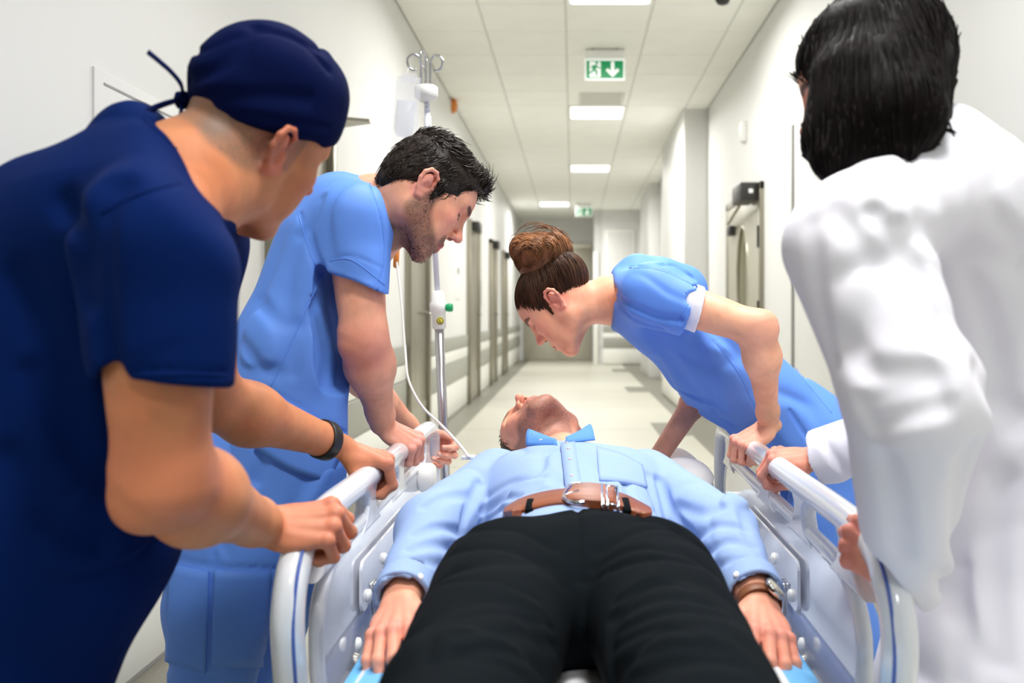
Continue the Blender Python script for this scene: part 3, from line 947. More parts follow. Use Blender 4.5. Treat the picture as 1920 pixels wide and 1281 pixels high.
# head: x to the left ear, y out of the face, z to the crown; origin between the ear canals
def head_ops(h, male=True, jaw=1.0, nose=1.0, lids=True, ears=(1, -1), brow=1.0):
    o = []
    U = lambda p, k: o.append(('u', p, k))
    Sb = lambda p, k: o.append(('s', p, k))
    U(h.el((0, -0.004, 0.044), (0.0755, 0.098, 0.086)), 0.0)
    U(h.el((0, 0.040, 0.048), (0.060, 0.056, 0.060)), 0.02)
    U(h.el((0, 0.042, -0.012), (0.058, 0.050, 0.064)), 0.03)
    U(h.el((0, 0.000, -0.030), (0.058, 0.055, 0.050)), 0.03)
    jw = 0.051 * jaw
    for s in (1, -1):
        U(h.rc((s * jw, 0.010, -0.058), (s * 0.018, 0.076, -0.090), 0.017, 0.015), 0.024)
        U(h.rc((s * jw, 0.010, -0.058), (s * 0.060, 0.002, -0.010), 0.015, 0.014), 0.022)
        U(h.el((s * 0.043, 0.062, -0.004), (0.020, 0.022, 0.015)), 0.022)
        U(h.el((s * 0.036, 0.062, -0.042), (0.020, 0.022, 0.028)), 0.024)
    U(h.el((0, 0.0775, -0.089), (0.021, 0.0175, 0.017)), 0.016)
    U(h.el((0, 0.072, -0.052), (0.030, 0.028, 0.032)), 0.022)
    if male:
        for s in (1, -1):
            U(h.rc((s * 0.014, 0.0895, 0.040), (s * 0.046, 0.074, 0.042), 0.0085 * brow, 0.007 * brow), 0.014)
    for s in (1, -1):
        Sb(h.el((s * 0.0315, 0.0945, 0.024), (0.018, 0.014, 0.0115)), 0.014)
        # eyeball under lids
        U(h.el((s * 0.0315, 0.0735, 0.0235), (0.0145, 0.0135, 0.0125)), 0.004)
        o.append(('c', h.ch([(s * 0.0165, 0.085, 0.0195), (s * 0.024, 0.0885, 0.0170), (s * 0.033, 0.0885, 0.0160), (s * 0.045, 0.081, 0.0185)], 0.0003), 0.0018 * h.k, 0.0016 * h.k))
        o.append(('c', h.ch([(s * 0.0175, 0.0845, 0.0285), (s * 0.031, 0.0885, 0.0325), (s * 0.046, 0.079, 0.0285)], 0.0003), 0.0018 * h.k, 0.0012 * h.k))
    # nose
    n = nose
    U(h.rc((0, 0.0905, 0.030), (0, 0.0955 + 0.0175 * n, -0.0065), 0.0070, 0.0088), 0.012)
    U(h.el((0, 0.1105 + 0.003 * n, -0.0085), (0.0098, 0.0105, 0.0088)), 0.006)
    for s in (1, -1):
        U(h.el((s * 0.0115, 0.0995, -0.0145), (0.0078, 0.0100, 0.0075)), 0.006)
    for s in (1, -1):
        Sb(h.el((s * 0.0062, 0.1065, -0.0205), (0.0034, 0.0058, 0.0046)), 0.003)
        o.append(('c', h.ch([(s * 0.0185, 0.094, -0.008), (s * 0.0195, 0.094, -0.016), (s * 0.024, 0.0905, -0.030), (s * 0.029, 0.086, -0.045)], 0.0004), 0.0035 * h.k, 0.0012 * h.k))
    # philtrum, lips
    U(h.ch([(0.022, 0.0885, -0.0505), (0.010, 0.0985, -0.0465), (0.0, 0.0995, -0.0475), (-0.010, 0.0985, -0.0465), (-0.022, 0.0885, -0.0505)], [0.0028, 0.0050, 0.0048, 0.0050, 0.0028]), 0.005)
    U(h.ch([(0.020, 0.0890, -0.0540), (0.008, 0.0965, -0.0585), (-0.008, 0.0965, -0.0585), (-0.020, 0.0890, -0.0540)], [0.0030, 0.0062, 0.0062, 0.0030]), 0.005)
    o.append(('c', h.ch([(0.025, 0.0885, -0.0525), (0.010, 0.1010, -0.0530), (0, 0.1030, -0.0535), (-0.010, 0.1010, -0.0530), (-0.025, 0.0885, -0.0525)], 0.0003), 0.0021 * h.k, 0.0034 * h.k))
    o.append(('c', h.ch([(0.014, 0.090, -0.0705), (0, 0.0945, -0.0705), (-0.014, 0.090, -0.0705)], 0.001), 0.006 * h.k, 0.0022 * h.k))
    # ears
    for s in ears:
        T = lambda x, y, z: (s * (0.0735 + x), y, z)
        rim = [T(0.000, 0.004, 0.018), T(0.008, 0.001, 0.030), T(0.0135, -0.010, 0.0365), T(0.0185, -0.022, 0.033), T(0.020, -0.029, 0.020), T(0.0175, -0.028, 0.004), T(0.011, -0.020, -0.012), T(0.005, -0.010, -0.022), T(0.001, -0.002, -0.0215), T(-0.002, 0.002, -0.012)]
        o.append(('u', SUB([('u', h.ch(rim, [0.003, 0.0036, 0.004, 0.0042, 0.0042, 0.004, 0.004, 0.0052, 0.005, 0.004], 0.003), 0.0),
                            ('u', h.ch([T(0.004, -0.008, 0.012), T(0.007, -0.014, 0.020), T(0.007, -0.016, 0.006), T(0.001, -0.012, -0.008)], [0.0065, 0.007, 0.008, 0.007], 0.006), 0.005),
                            ('u', h.ch([T(0.011, -0.013, 0.024), T(0.0125, -0.019, 0.012), T(0.010, -0.018, -0.002)], [0.003, 0.0036, 0.003], 0.002), 0.003),
                            ('u', h.ch([T(-0.002, 0.004, 0.004), T(0.003, 0.002, -0.002), T(0.001, -0.001, -0.009)], [0.004, 0.0042, 0.004]), 0.003),
                            ('s', h.el(T(0.0125, -0.007, 0.0005), (0.0075, 0.0070, 0.0095)), 0.004)]), 0.005))
    return o

# hand: local x to the thumb side, y along the fingers, z out of the back; origin at the wrist
FING = {  # knuckle x, y, z, phalanx lengths, radius scale
    'index': (0.0270, 0.091, 0.000, (0.044, 0.026, 0.020), 1.0), 'middle': (0.0065, 0.095, 0.0035, (0.048, 0.030, 0.021), 1.02),
    'ring': (-0.0140, 0.090, 0.0010, (0.045, 0.028, 0.021), 0.96), 'little': (-0.0325, 0.081, -0.005, (0.036, 0.021, 0.018), 0.84)}

def hand_frame(wrist, fingers, back, right, k=1.0):
    y = nrm(fingers); z = np.asarray(back, float); z = nrm(z - y * (z @ y))
    x = np.cross(y, z) * (-1 if right else 1)
    return Frame(wrist, np.stack([x, y, z], 1), k)

def hand_ops(h, flex, spread=(0.06, 0.0, -0.06, -0.14), thumb=None, k0=0.006, slim=1.0):
    """flex: per finger (mcp, pip, dip) in degrees"""
    o = []
    nails = []
    for s, r in ((0.012, 0.0175), (-0.012, 0.017)):
        o.append(('u', h.rc((s, -0.010, 0.0), (s * 1.1, 0.012, 0.0), r * 1.02, r, n=(0, 0, 1), f=0.95), 0.008 if o else 0.0))
    o.append(('u', h.el((-0.003, 0.048, -0.004), (0.037, 0.052, 0.0135)), 0.010))
    o.append(('u', h.el((0.024, 0.036, -0.012), (0.017, 0.034, 0.014)), 0.012))
    o.append(('u', h.el((-0.026, 0.040, -0.011), (0.013, 0.034, 0.012)), 0.012))
    for i, nme in enumerate(('index', 'middle', 'ring', 'little')):
        kx, ky, kz, L, rs = FING[nme]
        rs *= slim
        p = np.array([kx, ky, kz]); ops = []
        ops.append(('u', h.rc((kx * 0.5, 0.02, 0.002), (kx, ky, kz - 0.003), 0.0115 * rs, 0.0112 * rs), 0.0))
        ang = 0.0
        sp = spread[i]
        R = [0.0104, 0.0092, 0.0082, 0.0068]
        for j in range(3):
            ang += math.radians(flex[i][j])
            d = np.array([math.sin(sp) * math.cos(ang), math.cos(sp) * math.cos(ang), -math.sin(ang)])
            q = p + d * L[j]
            ops.append(('u', h.rc(p, q, R[j] * rs, R[j + 1] * rs * (1.04 if j < 2 else 1.0)), 0.004))
            if j < 2:
                up = np.array([0, 0, 1.0]); up = nrm(up - d * (up @ d)); 
                w = np.array([math.sin(ang) * math.sin(sp), math.sin(ang) * math.cos(sp), math.cos(ang)])
                ops.append(('u', h.el(tuple(q + w * 0.0012), (0.0088 * rs, 0.0088 * rs, 0.0088 * rs)), 0.004))
            else:
                w = np.array([math.sin(ang) * math.sin(sp), math.sin(ang) * math.cos(sp), math.cos(ang)])
                nails.append((q - d * 0.003, d, w, 0.0062 * rs, 0.0068 * rs))
            p = q
        o.append(('u', SUB(ops), k0 if i == 0 else 0.0045))
        o.append(('u', h.el((kx, ky - 0.001, kz + 0.0035), (0.0098 * rs, 0.0105 * rs, 0.0085)), 0.006))
    th = thumb or [(0.020, 0.020, -0.010), (0.046, 0.046, -0.018), (0.058, 0.076, -0.022), (0.060, 0.102, -0.024)]
    tr = [0.0150, 0.0118, 0.0102, 0.0078]
    ops = [('u', h.rc(th[j], th[j + 1], tr[j] * slim, tr[j + 1] * slim), 0.005 if j else 0.0) for j in range(3)]
    o.append(('u', SUB(ops), 0.008))
    d = nrm(np.array(th[3]) - np.array(th[2]))
    nails.append((np.array(th[3]), d, None, 0.0072 * slim, 0.0078))
    return o, nails

def arm_ops(S_, E, Wp, ru=0.054, re=0.043, rf=0.045, rw=0.027, fl=None):
    S_, E, Wp = [np.array(q, float) for q in (S_, E, Wp)]
    m = E + (Wp - E) * 0.28
    kw = {} if fl is None else dict(n=fl, f=0.78)
    q = E + (Wp - E) * 0.85
    return [('u', RC(S_, E, ru, re, bulge=0.006), 0.03), ('u', RC(E + (S_ - E) * 0.04, m, re, rf, bulge=0.002), 0.03), ('u', RC(m, q, rf, rw + 0.002, bulge=-0.001), 0.03),
            ('u', RC(q, Wp, rw + 0.003, rw, **kw), 0.02)]

def lerp(a, b, t): return np.asarray(a, float) * (1 - t) + np.asarray(b, float) * t

def smooth01(x): 
    x = np.clip(x, 0, 1)
    return x * x * (3 - 2 * x)

def strands(name, roots, path, rad, m, parent, sides=4, stuff=True):
    """hair locks: path(i) gives an (n,3) polyline for each root"""
    ch = []
    for i in range(len(roots)):
        q = path(i)
        n = len(q)
        r = rad(i) if callable(rad) else rad
        ch.append(tube_data(q, r * np.sqrt(np.clip(1.02 - np.linspace(0, 1, n) ** 2, 0.02, 1)), sides))
    o = multi(name, ch, m, parent)
    base = np.array(m['base'])
    rs = np.random.RandomState(len(roots))
    col = np.ones((len(o.data.vertices), 4), np.float32)
    k = 0
    for v, f in ch:
        w = rs.uniform(0.6, 1.5) if rs.rand() < 0.85 else rs.uniform(1.4, 1.4 + m.get('vary', 0.9))
        col[k:k + len(v), :3] = base * w
        k += len(v)
    at = o.data.color_attributes.new('tint', 'FLOAT_COLOR', 'POINT')
    at.data.foreach_set('color', col.ravel())
    if stuff: o['kind'] = 'stuff'
    return o
# ------------------------------------------------------------------ people: shared pieces
M_SKIN = mat('skin', (0.7, 0.4, 0.3, 1), 0.5, spec=0.35, sss=0.10, vcol=True, bump=0.18, bscale=500)
M_LIGHTBLUE = mat('scrub_light_blue', rgb(98, 148, 238), 0.6, spec=0.35, sheen=0.0, bump=0.12, bscale=14)
M_NAVY = mat('scrub_navy', rgb(3, 28, 82), 0.85, spec=0.06, bump=0.12, bscale=12)
M_NAVYD = mat('cap_navy', rgb(4, 16, 60), 0.85, spec=0.06, bump=0.12, bscale=16)
M_SHIRT = mat('shirt_blue', rgb(150, 175, 220), 0.8, spec=0.2, bump=0.14, bscale=22, var=0.02, vscale=120)
M_SHIRTD = mat('collar_blue', rgb(96, 150, 222), 0.8, spec=0.2, bump=0.1, bscale=60)
M_TROU = mat('trouser_dark', rgb(15, 20, 24), 0.9, spec=0.05, bump=0.15, bscale=18)
M_COAT = mat('coat_white', rgb(234, 234, 244), 0.8, spec=0.25, bump=0.14, bscale=12)
M_TEE = mat('undershirt_white', rgb(244, 242, 250), 0.8, spec=0.2)
M_LEATHER = mat('belt_leather', rgb(140, 76, 46), 0.45, bump=0.08, bscale=220, var=0.08, vscale=30)
M_STRAP = mat('strap_leather', rgb(126, 74, 40), 0.5, bump=0.08, bscale=300)
M_BLACK = mat('black_rubber', rgb(22, 22, 24), 0.45)
M_SHOE = mat('shoe_white', rgb(225, 225, 225), 0.5)
M_EYE = mat('eye_dark', rgb(40, 26, 20), 0.15, spec=0.6)
M_DIAL = mat('watch_dial', rgb(228, 220, 190), 0.3)
M_GLASS = mat('watch_glass', (1, 1, 1, 1), 0.03, alpha=0.15, spec=0.9)
M_NAIL = mat('nail', rgb(236, 186, 172), 0.25, spec=0.5)
def hair_mat(name, col, rough=0.38, var=0.35, vs=60):
    m = mat(name, col, rough, spec=0.22, var=var, vscale=vs, bump=0.25, bscale=160, stretch=(1, 1, 0.25), vcol=True)
    m['base'] = list(col[:3])
    return m
M_HAIR_A = hair_mat('hair_black_brown', rgb(40, 32, 28))
M_HAIR_B = hair_mat('hair_brown', rgb(68, 45, 32))
M_HAIR_BB = hair_mat('hair_chestnut', rgb(118, 78, 50))
M_HAIR_D = hair_mat('hair_dark', rgb(15, 10, 10), 0.55)
M_HAIR_D.node_tree.nodes['Principled BSDF'].inputs['Specular IOR Level'].default_value = 0.1
M_HAIR_E = hair_mat('hair_patient', rgb(92, 72, 52))
M_HAIR_C = hair_mat('hair_grey', rgb(150, 130, 114))
for m_, v_ in ((M_HAIR_A, 0.5), (M_HAIR_D, 0.5), (M_HAIR_BB, 1.2)):
    m_['vary'] = v_

def tinter(base, items, hands=()):
    base = np.array([s2l(c) for c in base])
    def f(V):
        rs = np.random.RandomState(5)
        C = np.tile(base, (len(V), 1))
        C *= (1 + 0.06 * cloth_noise(9, 1.0, 55)(V) + 0.04 * cloth_noise(19, 1.0, 160)(V))[:, None]
        red = np.clip(cloth_noise(4, 1.0, 28)(V) * 0.7 + cloth_noise(6, 1.0, 90)(V) * 0.5, 0, 1)
        C[:, 1] *= 1 - 0.11 * red
        C[:, 2] *= 1 - 0.12 * red
        for it in items:
            pr, col, fall, stre = it[:4]
            d = pr.d(V)
            w = smooth01(1 - d / fall) * stre
            if len(it) > 4:
                w = w * (1 - it[4] + it[4] * rs.rand(len(V)))
            col = np.array([s2l(c) for c in col])
            C = C * (1 - w[:, None]) + col * w[:, None]
        return C
    return f

def face_tints(h, brow, lip, blush, lash=(50, 34, 28), stubble=None, st=0.6, browr=0.0035):
    it = []
    for s in (1, -1):
        it.append((h.el((s * 0.075, -0.012, 0.008), (0.024, 0.026, 0.036)), blush, 0.012 * h.k, 0.75))
        it.append((h.el((s * 0.045, 0.07, -0.012), (0.02, 0.02, 0.016)), blush, 0.02 * h.k, 0.35))
    it.append((h.el((0, 0.112, -0.01), (0.012, 0.012, 0.012)), blush, 0.012 * h.k, 0.5))
    if stubble:
        ops = [('u', h.rc((s * 0.058, 0.012, -0.045), (s * 0.03, 0.07, -0.085), 0.022, 0.026), 0.02) for s in (1, -1)]
        ops += [('u', h.el((0, 0.085, -0.085), (0.036, 0.03, 0.024)), 0.01), ('u', h.rc((0.022, 0.09, -0.045), (-0.022, 0.09, -0.045), 0.011, 0.011), 0.01),
                ('u', h.rc((0.068, 0.012, -0.005), (0.062, 0.014, -0.05), 0.010, 0.018), 0.01), ('u', h.rc((-0.068, 0.012, -0.005), (-0.062, 0.014, -0.05), 0.010, 0.018), 0.01),
                ('u', h.el((0, 0.035, -0.10), (0.05, 0.045, 0.02)), 0.02)]
        it.append((SUB(ops), stubble, 0.014 * h.k, st, 0.35))
    it.append((h.ch([(0.021, 0.0885, -0.0510), (0.009, 0.0995, -0.0490), (0, 0.0995, -0.0500), (-0.009, 0.0995, -0.0490), (-0.021, 0.0885, -0.0510)], 0.0030), lip, 0.0035 * h.k, 0.9))
    it.append((h.ch([(0.019, 0.0890, -0.0545), (0.008, 0.0985, -0.0585), (-0.008, 0.0985, -0.0585), (-0.019, 0.0890, -0.0545)], 0.0040), lip, 0.0035 * h.k, 0.9))
    it.append((h.ch([(0.025, 0.0885, -0.0525), (0.010, 0.1010, -0.0530), (0, 0.1030, -0.0535), (-0.010, 0.1010, -0.0530), (-0.025, 0.0885, -0.0525)], 0.0006), (110, 50, 46), 0.002 * h.k, 0.8))
    for s in (1, -1):
        it.append((h.ch([(s * 0.0165, 0.085, 0.0195), (s * 0.024, 0.0885, 0.0170), (s * 0.033, 0.0885, 0.0160), (s * 0.045, 0.081, 0.0185)], 0.0015), lash, 0.0026 * h.k, 0.97))
        it.append((h.ch([(s * 0.013, 0.0945, 0.0415), (s * 0.026, 0.0935, 0.0455), (s * 0.040, 0.086, 0.0455), (s * 0.052, 0.073, 0.0395)], [browr * 1.1, browr * 1.15, browr, browr * 0.5]), brow, 0.0040 * h.k, 0.97, 0.15))
        it.append((h.el((s * 0.0062, 0.1045, -0.0195), (0.0026, 0.005, 0.004)), (90, 40, 34), 0.002 * h.k, 0.8))
    return it

def hand_tints(h, pink, nail=(235, 190, 175), flex=None):
    it = []
    for nme in FING:
        kx, ky, kz, L, rs = FING[nme]
        it.append((h.el((kx, ky, kz + 0.006), (0.010, 0.013, 0.008)), pink, 0.012, 0.6))
    it.append((h.el((0, 0.09, -0.01), (0.055, 0.06, 0.06)), pink, 0.04, 0.45))
    return it

def nails_mesh(parent, h, nails, name='nail'):
    for (p, d, w, hw, hl) in nails:
        if w is None:
            w = nrm(np.cross(d, np.cross(np.array([0.4, 0, 1.0]), d)))
        x = np.cross(d, w)
        V, Fq = [], []
        n = 6
        for j in range(5):
            for i in range(n + 1):
                a = (i / n - 0.5) * 2.0
                t = j / 4
                wid = hw * (0.92 if 0 < j < 4 else 0.72)
                c = np.array(p) + d * (t - 0.45) * hl * 1.7 + x * math.sin(a) * wid + w * (math.cos(a) * hw * 0.9 + 0.0016)
                V.append(h(*c))
        for j in range(4):
            for i in range(n):
                k = j * (n + 1) + i
                Fq.append((k, k + 1, k + n + 2, k + n + 1))
        pymesh(name, V, Fq, M_NAIL, parent, True)

def fur(name, ops, n, length, flow, m, parent, rad=0.0009, lift=0.35, seed=1, curl=0.2, solid=None, keep=None, res=0.006, pts=6):
    """short hair on an implicit surface; flow(p, normal) gives combing directions"""
    V, Q = polygonize(ops, res)
    rs = np.random.RandomState(seed)
    c = V[Q].mean(1)
    j = rs.randint(0, len(c), n * 3)
    p = c[j] + rs.normal(size=(len(j), 3)) * res * 0.4
    if keep is not None:
        p = p[keep(p)]
    if solid is not None:
        p = p[:int(n * 1.6)]
        p = p[field(solid, p) > -0.003]
    p = p[:n]
    N = grad(ops, p)
    Fl = flow(p, N)
    Fl = Fl - N * np.sum(Fl * N, 1)[:, None]
    Fl = Fl / np.maximum(np.linalg.norm(Fl, axis=1, keepdims=True), 1e-6)
    side = np.cross(N, Fl)
    Fl = Fl + side * rs.normal(size=(len(p), 1)) * 0.28
    L = length * rs.uniform(0.6, 1.25, len(p))
    cu = rs.normal(size=len(p)) * curl
    t = np.linspace(0, 1, pts)
    paths = (p[:, None] - N[:, None] * 0.002 + Fl[:, None] * (t[None, :, None] * L[:, None, None])
             + N[:, None] * ((lift * np.sin(t * 2.2))[None, :, None] * L[:, None, None]) + side[:, None] * ((t ** 2)[None, :, None] * (L * cu)[:, None, None]))
    return strands(name, p, lambda i: paths[i], rad, m, parent, 3)

def patch(name, ops, A, B, nu, nv, m, parent, off=0.001, thick=0.002):
    """thin cloth or leather piece laid on a surface between two pixel lines A and B"""
    a = catmull([(q[0], q[1], 0) for q in A], 12)[:, :2]
    b = catmull([(q[0], q[1], 0) for q in B], 12)[:, :2]
    ta, tb = np.linspace(0, len(a) - 1, nu + 1), np.linspace(0, len(b) - 1, nu + 1)
    ia = np.stack([np.interp(ta, range(len(a)), a[:, k]) for k in (0, 1)], 1)
    ib = np.stack([np.interp(tb, range(len(b)), b[:, k]) for k in (0, 1)], 1)
    px = np.concatenate([ia * (1 - j / nv) + ib * (j / nv) for j in range(nv + 1)])
    p = surf(ops, px)
    N = grad(ops, p)
    V = np.concatenate([p + N * (off + thick), p - N * 0.004])
    n = len(p)
    Fq = []
    for j in range(nv):
        for i in range(nu):
            k = j * (nu + 1) + i
            Fq.append((k, k + nu + 1, k + nu + 2, k + 1))
            Fq.append((n + k, n + k + 1, n + k + nu + 2, n + k + nu + 1))
    rim = list(range(nu + 1)) + [j * (nu + 1) + nu for j in range(1, nv + 1)] + [nv * (nu + 1) + i for i in range(nu - 1, -1, -1)] + [j * (nu + 1) for j in range(nv - 1, 0, -1)]
    for k in range(len(rim)):
        c, d = rim[k], rim[(k + 1) % len(rim)]
        Fq.append((c, d, n + d, n + c))
    o = pymesh(name, V, Fq, m, parent, False)
    sm = [len(f) == 4 and i < nu * nv * 2 for i, f in enumerate(Fq)]
    o.data.polygons.foreach_set('use_smooth', sm)
    return o

def seam(name, ops, pxs, r, m, parent, off=0.0, n=8):
    q = surf(ops, catmull([(a, b, 0) for a, b in pxs], n)[:, :2])
    q = q + grad(ops, q) * off
    return tube(name, q, r, m, parent, 6)

def ring(name, c, axis, rx, ry, xdir, width, thick, m, parent, n=36, a0=0, a1=360):
    """flat band round a wrist"""
    ax_ = nrm(axis); x = np.array(xdir, float); x = nrm(x - ax_ * (x @ ax_)); y = np.cross(ax_, x)
    V, Fq = [], []
    closed = (a1 - a0) >= 360
    for i in range(n + (0 if closed else 1)):
        g = math.radians(a0 + (a1 - a0) * i / n)
        d = x * math.cos(g) * rx + y * math.sin(g) * ry
        dn = nrm(x * math.cos(g) / rx + y * math.sin(g) / ry)
        for (w, t) in ((-width / 2, 0), (-width / 2, thick * 0.8), (-width / 2 + thick * 0.5, thick), (width / 2 - thick * 0.5, thick), (width / 2, thick * 0.8), (width / 2, 0)):
            V.append(np.array(c) + d + dn * t + ax_ * w)
    k = n if closed else n
    tot = n if closed else n + 1
    for i in range(k):
        a, b = i * 6, ((i + 1) % tot) * 6
        for j in range(6):
            Fq.append((a + j, a + (j + 1) % 6, b + (j + 1) % 6, b + j))
    return pymesh(name, V, Fq, m, parent, True)

def shoe(name, ankle, d, m, parent, s=1.0):
    a = np.array(ankle, float); d = nrm([d[0], d[1], 0]); l = np.array([-d[1], d[0], 0])
    z = np.array([0, 0, 1.0])
    g = np.array([a[0], a[1], 0])
    ops = [('u', RC(g - d * 0.05 + z * 0.04, g + d * 0.06 + z * 0.045, 0.038, 0.040), 0), ('u', RC(g + d * 0.04 + z * 0.035, g + d * 0.17 + z * 0.030, 0.040, 0.032), 0.03),
           ('u', RC(g + z * 0.05, a, 0.04, 0.042), 0.03), ('i', PL(g + z * 0.002, -z), 0.004)]
    return sdf(name, ops, 0.009, m, parent, None, 1)

GRIP = [(62, 72, 38), (66, 74, 38), (68, 76, 38), (70, 74, 36)]
THUMB_UNDER = [(0.018, 0.018, -0.012), (0.038, 0.040, -0.034), (0.034, 0.062, -0.054), (0.022, 0.082, -0.066)]
THUMB_SIDE = [(0.020, 0.020, -0.010), (0.044, 0.044, -0.022), (0.050, 0.072, -0.034), (0.042, 0.096, -0.046)]

def grip_frame(C, fingers, back, right, k=1.0, v=0.072, w=0.035):
    y = nrm(fingers); z = np.array(back, float); z = nrm(z - y * (z @ y))
    return hand_frame(np.array(C) - y * v * k + z * w * k, y, z, right, k)

# ================================================================== the surgeon in navy (left foreground)
def build_surgeon():
    root = empty('person', (-0.62, 1.05, 0), label='man in navy scrubs and navy surgical cap, wristband, gripping the left rail', cat='person')
    h = Frame(P(468, 270, 1.24), axes((0.47, 0.80, -0.365), (0.47, 0.12, 0.87)), 1.0)
    N = P(345, 345, 1.17)
    RS, LS = P(292, 452, 0.985), P(350, 450, 1.36)
    E1, E2 = P(305, 905, 0.99), P(392, 752, 1.50)
    hr = grip_frame((RXL + 0.004, 1.340, 0.672), (0.92, 0.34, 0.02), (-0.22, -0.68, 0.70), True, 1.04, v=0.056, w=0.036)
    hl = grip_frame((RXL, 1.79, RZ), (0.80, 0.42, -0.34), (0.25, -0.10, 0.95), False, 1.03, v=0.078, w=0.034)
    W1, W2 = hr(0, 0, 0), hl(0, 0, 0)
    ops = head_ops(h, True, jaw=1.05, nose=1.0, ears=(-1, 1))
    ops += [('u', RC(h(0, -0.028, -0.03), N, 0.056, 0.066), 0.035), ('u', RC(h(-0.03, 0.0, -0.055), lerp(N, RS, 0.3), 0.020, 0.02), 0.03),
            ('u', RC(N, RS, 0.06, 0.05), 0.05), ('u', RC(N, LS, 0.06, 0.05), 0.05), ('u', RC(P(300, 400, 1.3), P(200, 700, 1.28), 0.07, 0.06), 0.05)]
    ops += arm_ops(RS, E1, W1, 0.056, 0.044, 0.053, 0.030, hr.M[:, 2]) + arm_ops(LS, E2, W2, 0.055, 0.043, 0.050, 0.029, hl.M[:, 2])
    # elbow point
    ops += [('u', RC(E1 + np.array([-0.010, -0.01, -0.012]), E1 + np.array([-0.018, -0.012, -0.022]), 0.034, 0.026), 0.03)]
    o1, n1 = hand_ops(hr, [(58, 84, 48), (64, 84, 46), (70, 82, 44), (76, 80, 40)], thumb=THUMB_UNDER, slim=1.05)
    o2, n2 = hand_ops(hl, [(56, 62, 36), (62, 66, 36), (66, 68, 36), (70, 68, 34)], thumb=THUMB_UNDER, slim=1.04)
    ops += [(o[0], o[1], o[2] or 0.01) if len(o) == 3 else o for o in o1 + o2]
    for t in (-0.016, 0.002, 0.018):       # tendons and veins on the near hand
        pass
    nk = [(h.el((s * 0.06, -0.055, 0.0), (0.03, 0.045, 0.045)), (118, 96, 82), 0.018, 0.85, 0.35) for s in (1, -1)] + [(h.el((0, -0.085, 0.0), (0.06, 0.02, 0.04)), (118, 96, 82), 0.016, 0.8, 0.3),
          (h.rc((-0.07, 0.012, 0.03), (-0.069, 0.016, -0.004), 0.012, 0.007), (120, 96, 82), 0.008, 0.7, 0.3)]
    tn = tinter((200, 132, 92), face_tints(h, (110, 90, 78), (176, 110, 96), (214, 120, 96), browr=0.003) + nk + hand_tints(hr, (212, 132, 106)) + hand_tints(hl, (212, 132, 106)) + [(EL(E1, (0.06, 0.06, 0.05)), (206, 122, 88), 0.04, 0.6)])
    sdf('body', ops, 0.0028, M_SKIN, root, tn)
    nails_mesh(root, hl, n2[:2])
    # scrub top
    t = [('u', RC(P(165, 480, 1.18), P(85, 1000, 1.17), 0.142, 0.150), 0), ('u', RC(P(230, 470, 1.38), P(120, 1000, 1.34), 0.140, 0.148), 0.06), ('u', RC(P(85, 1000, 1.17), P(-55, 1320, 1.15), 0.150, 0.155), 0.05),
         ('u', RC(P(120, 1000, 1.34), P(-40, 1320, 1.32), 0.148, 0.150), 0.05),
         ('u', RC(RS + np.array([0, 0, -0.005]), P(308, 762, 0.985), 0.082, 0.070), 0.012), ('u', RC(LS, P(345, 650, 1.42), 0.075, 0.070), 0.03),
         ('u', RC(P(325, 350, 1.12), RS, 0.075, 0.078), 0.03), ('u', RC(P(262, 282, 1.18), P(210, 420, 1.12), 0.060, 0.10), 0.05), ('u', RC(P(262, 275, 1.2), P(370, 380, 1.15), 0.052, 0.06), 0.03), ('u', RC(lerp(N, LS, 0.1), LS, 0.075, 0.078), 0.04)]
    nd = nrm(h(0, -0.028, -0.03) - N)
    t += [('s', RC(N - nd * 0.0, N + nd * 0.25, 0.066, 0.085), 0.006), ('i', PL(P(382, 326, 1.15), (0.775, 0.1, 0.63)), 0.03), ('s', RC(lerp(RS, E1, 0.52), E1, 0.060, 0.066), 0.004)]
    cutc = P(318, 718, 0.985)
    t += [('s', SUB([('u', RC(cutc, cutc + np.array([0.005, 0.0, -0.20]), 0.12, 0.12), 0), ('i', PL(cutc, (0.05, 0.12, 1)), 0), ('i', PL(cutc + np.array([0, 0.062, 0]), (0, 1, 0.0)), 0)]), 0.004)]
    base = list(t)
    t += [folds(base, [(185, 400), (190, 520), (200, 640), (215, 720)], 0.010, 0.014), folds(base, [(215, 345), (170, 420), (140, 520)], 0.016, 0.010), folds(base, [(120, 380), (150, 470), (160, 560)], 0.014, 0.010),
          folds(base, [(190, 395), (270, 360), (345, 340)], 0.004, 0.0025), folds(base, [(215, 700), (320, 695), (425, 700)], 0.003, 0.0015),
          folds(base, [(40, 520), (110, 680), (150, 840)], 0.018, 0.008), folds(base, [(60, 700), (130, 820), (200, 900)], 0.014, 0.007), folds(base, [(10, 860), (90, 960), (190, 1020)], 0.016, 0.007),
          ('x', cloth_noise(3, 0.0035, 16, (1, 1, 0.6)), 0), ('x', wrinkles(103, 0.011, 14, 0.3), 0)]
    tp = sdf('scrub_top', t, 0.005, M_NAVY, root)
    for pts in ([(190, 400), (268, 362), (340, 342)], [(195, 706), (318, 702), (425, 704)], [(268, 222), (322, 272), (392, 322)]):
        seam('seam', t, pts, 0.0014, M_NAVY, tp)
    tr = [('u', RC((-0.80, 1.12, 0.56), (-0.86, 1.08, 0.10), 0.10, 0.085), 0), ('u', RC((-0.80, 1.32, 0.56), (-0.84, 1.30, 0.10), 0.10, 0.085), 0.03), ('i', PL((0, 0, 0.05), (0, 0, -1)), 0.01), ('x', cloth_noise(8, 0.003, 18), 0)]
    sdf('trousers', tr, 0.009, M_NAVY, root)
    shoe('shoe', (-0.86, 1.08, 0.07), (0.9, 0.3), M_SHOE, root)
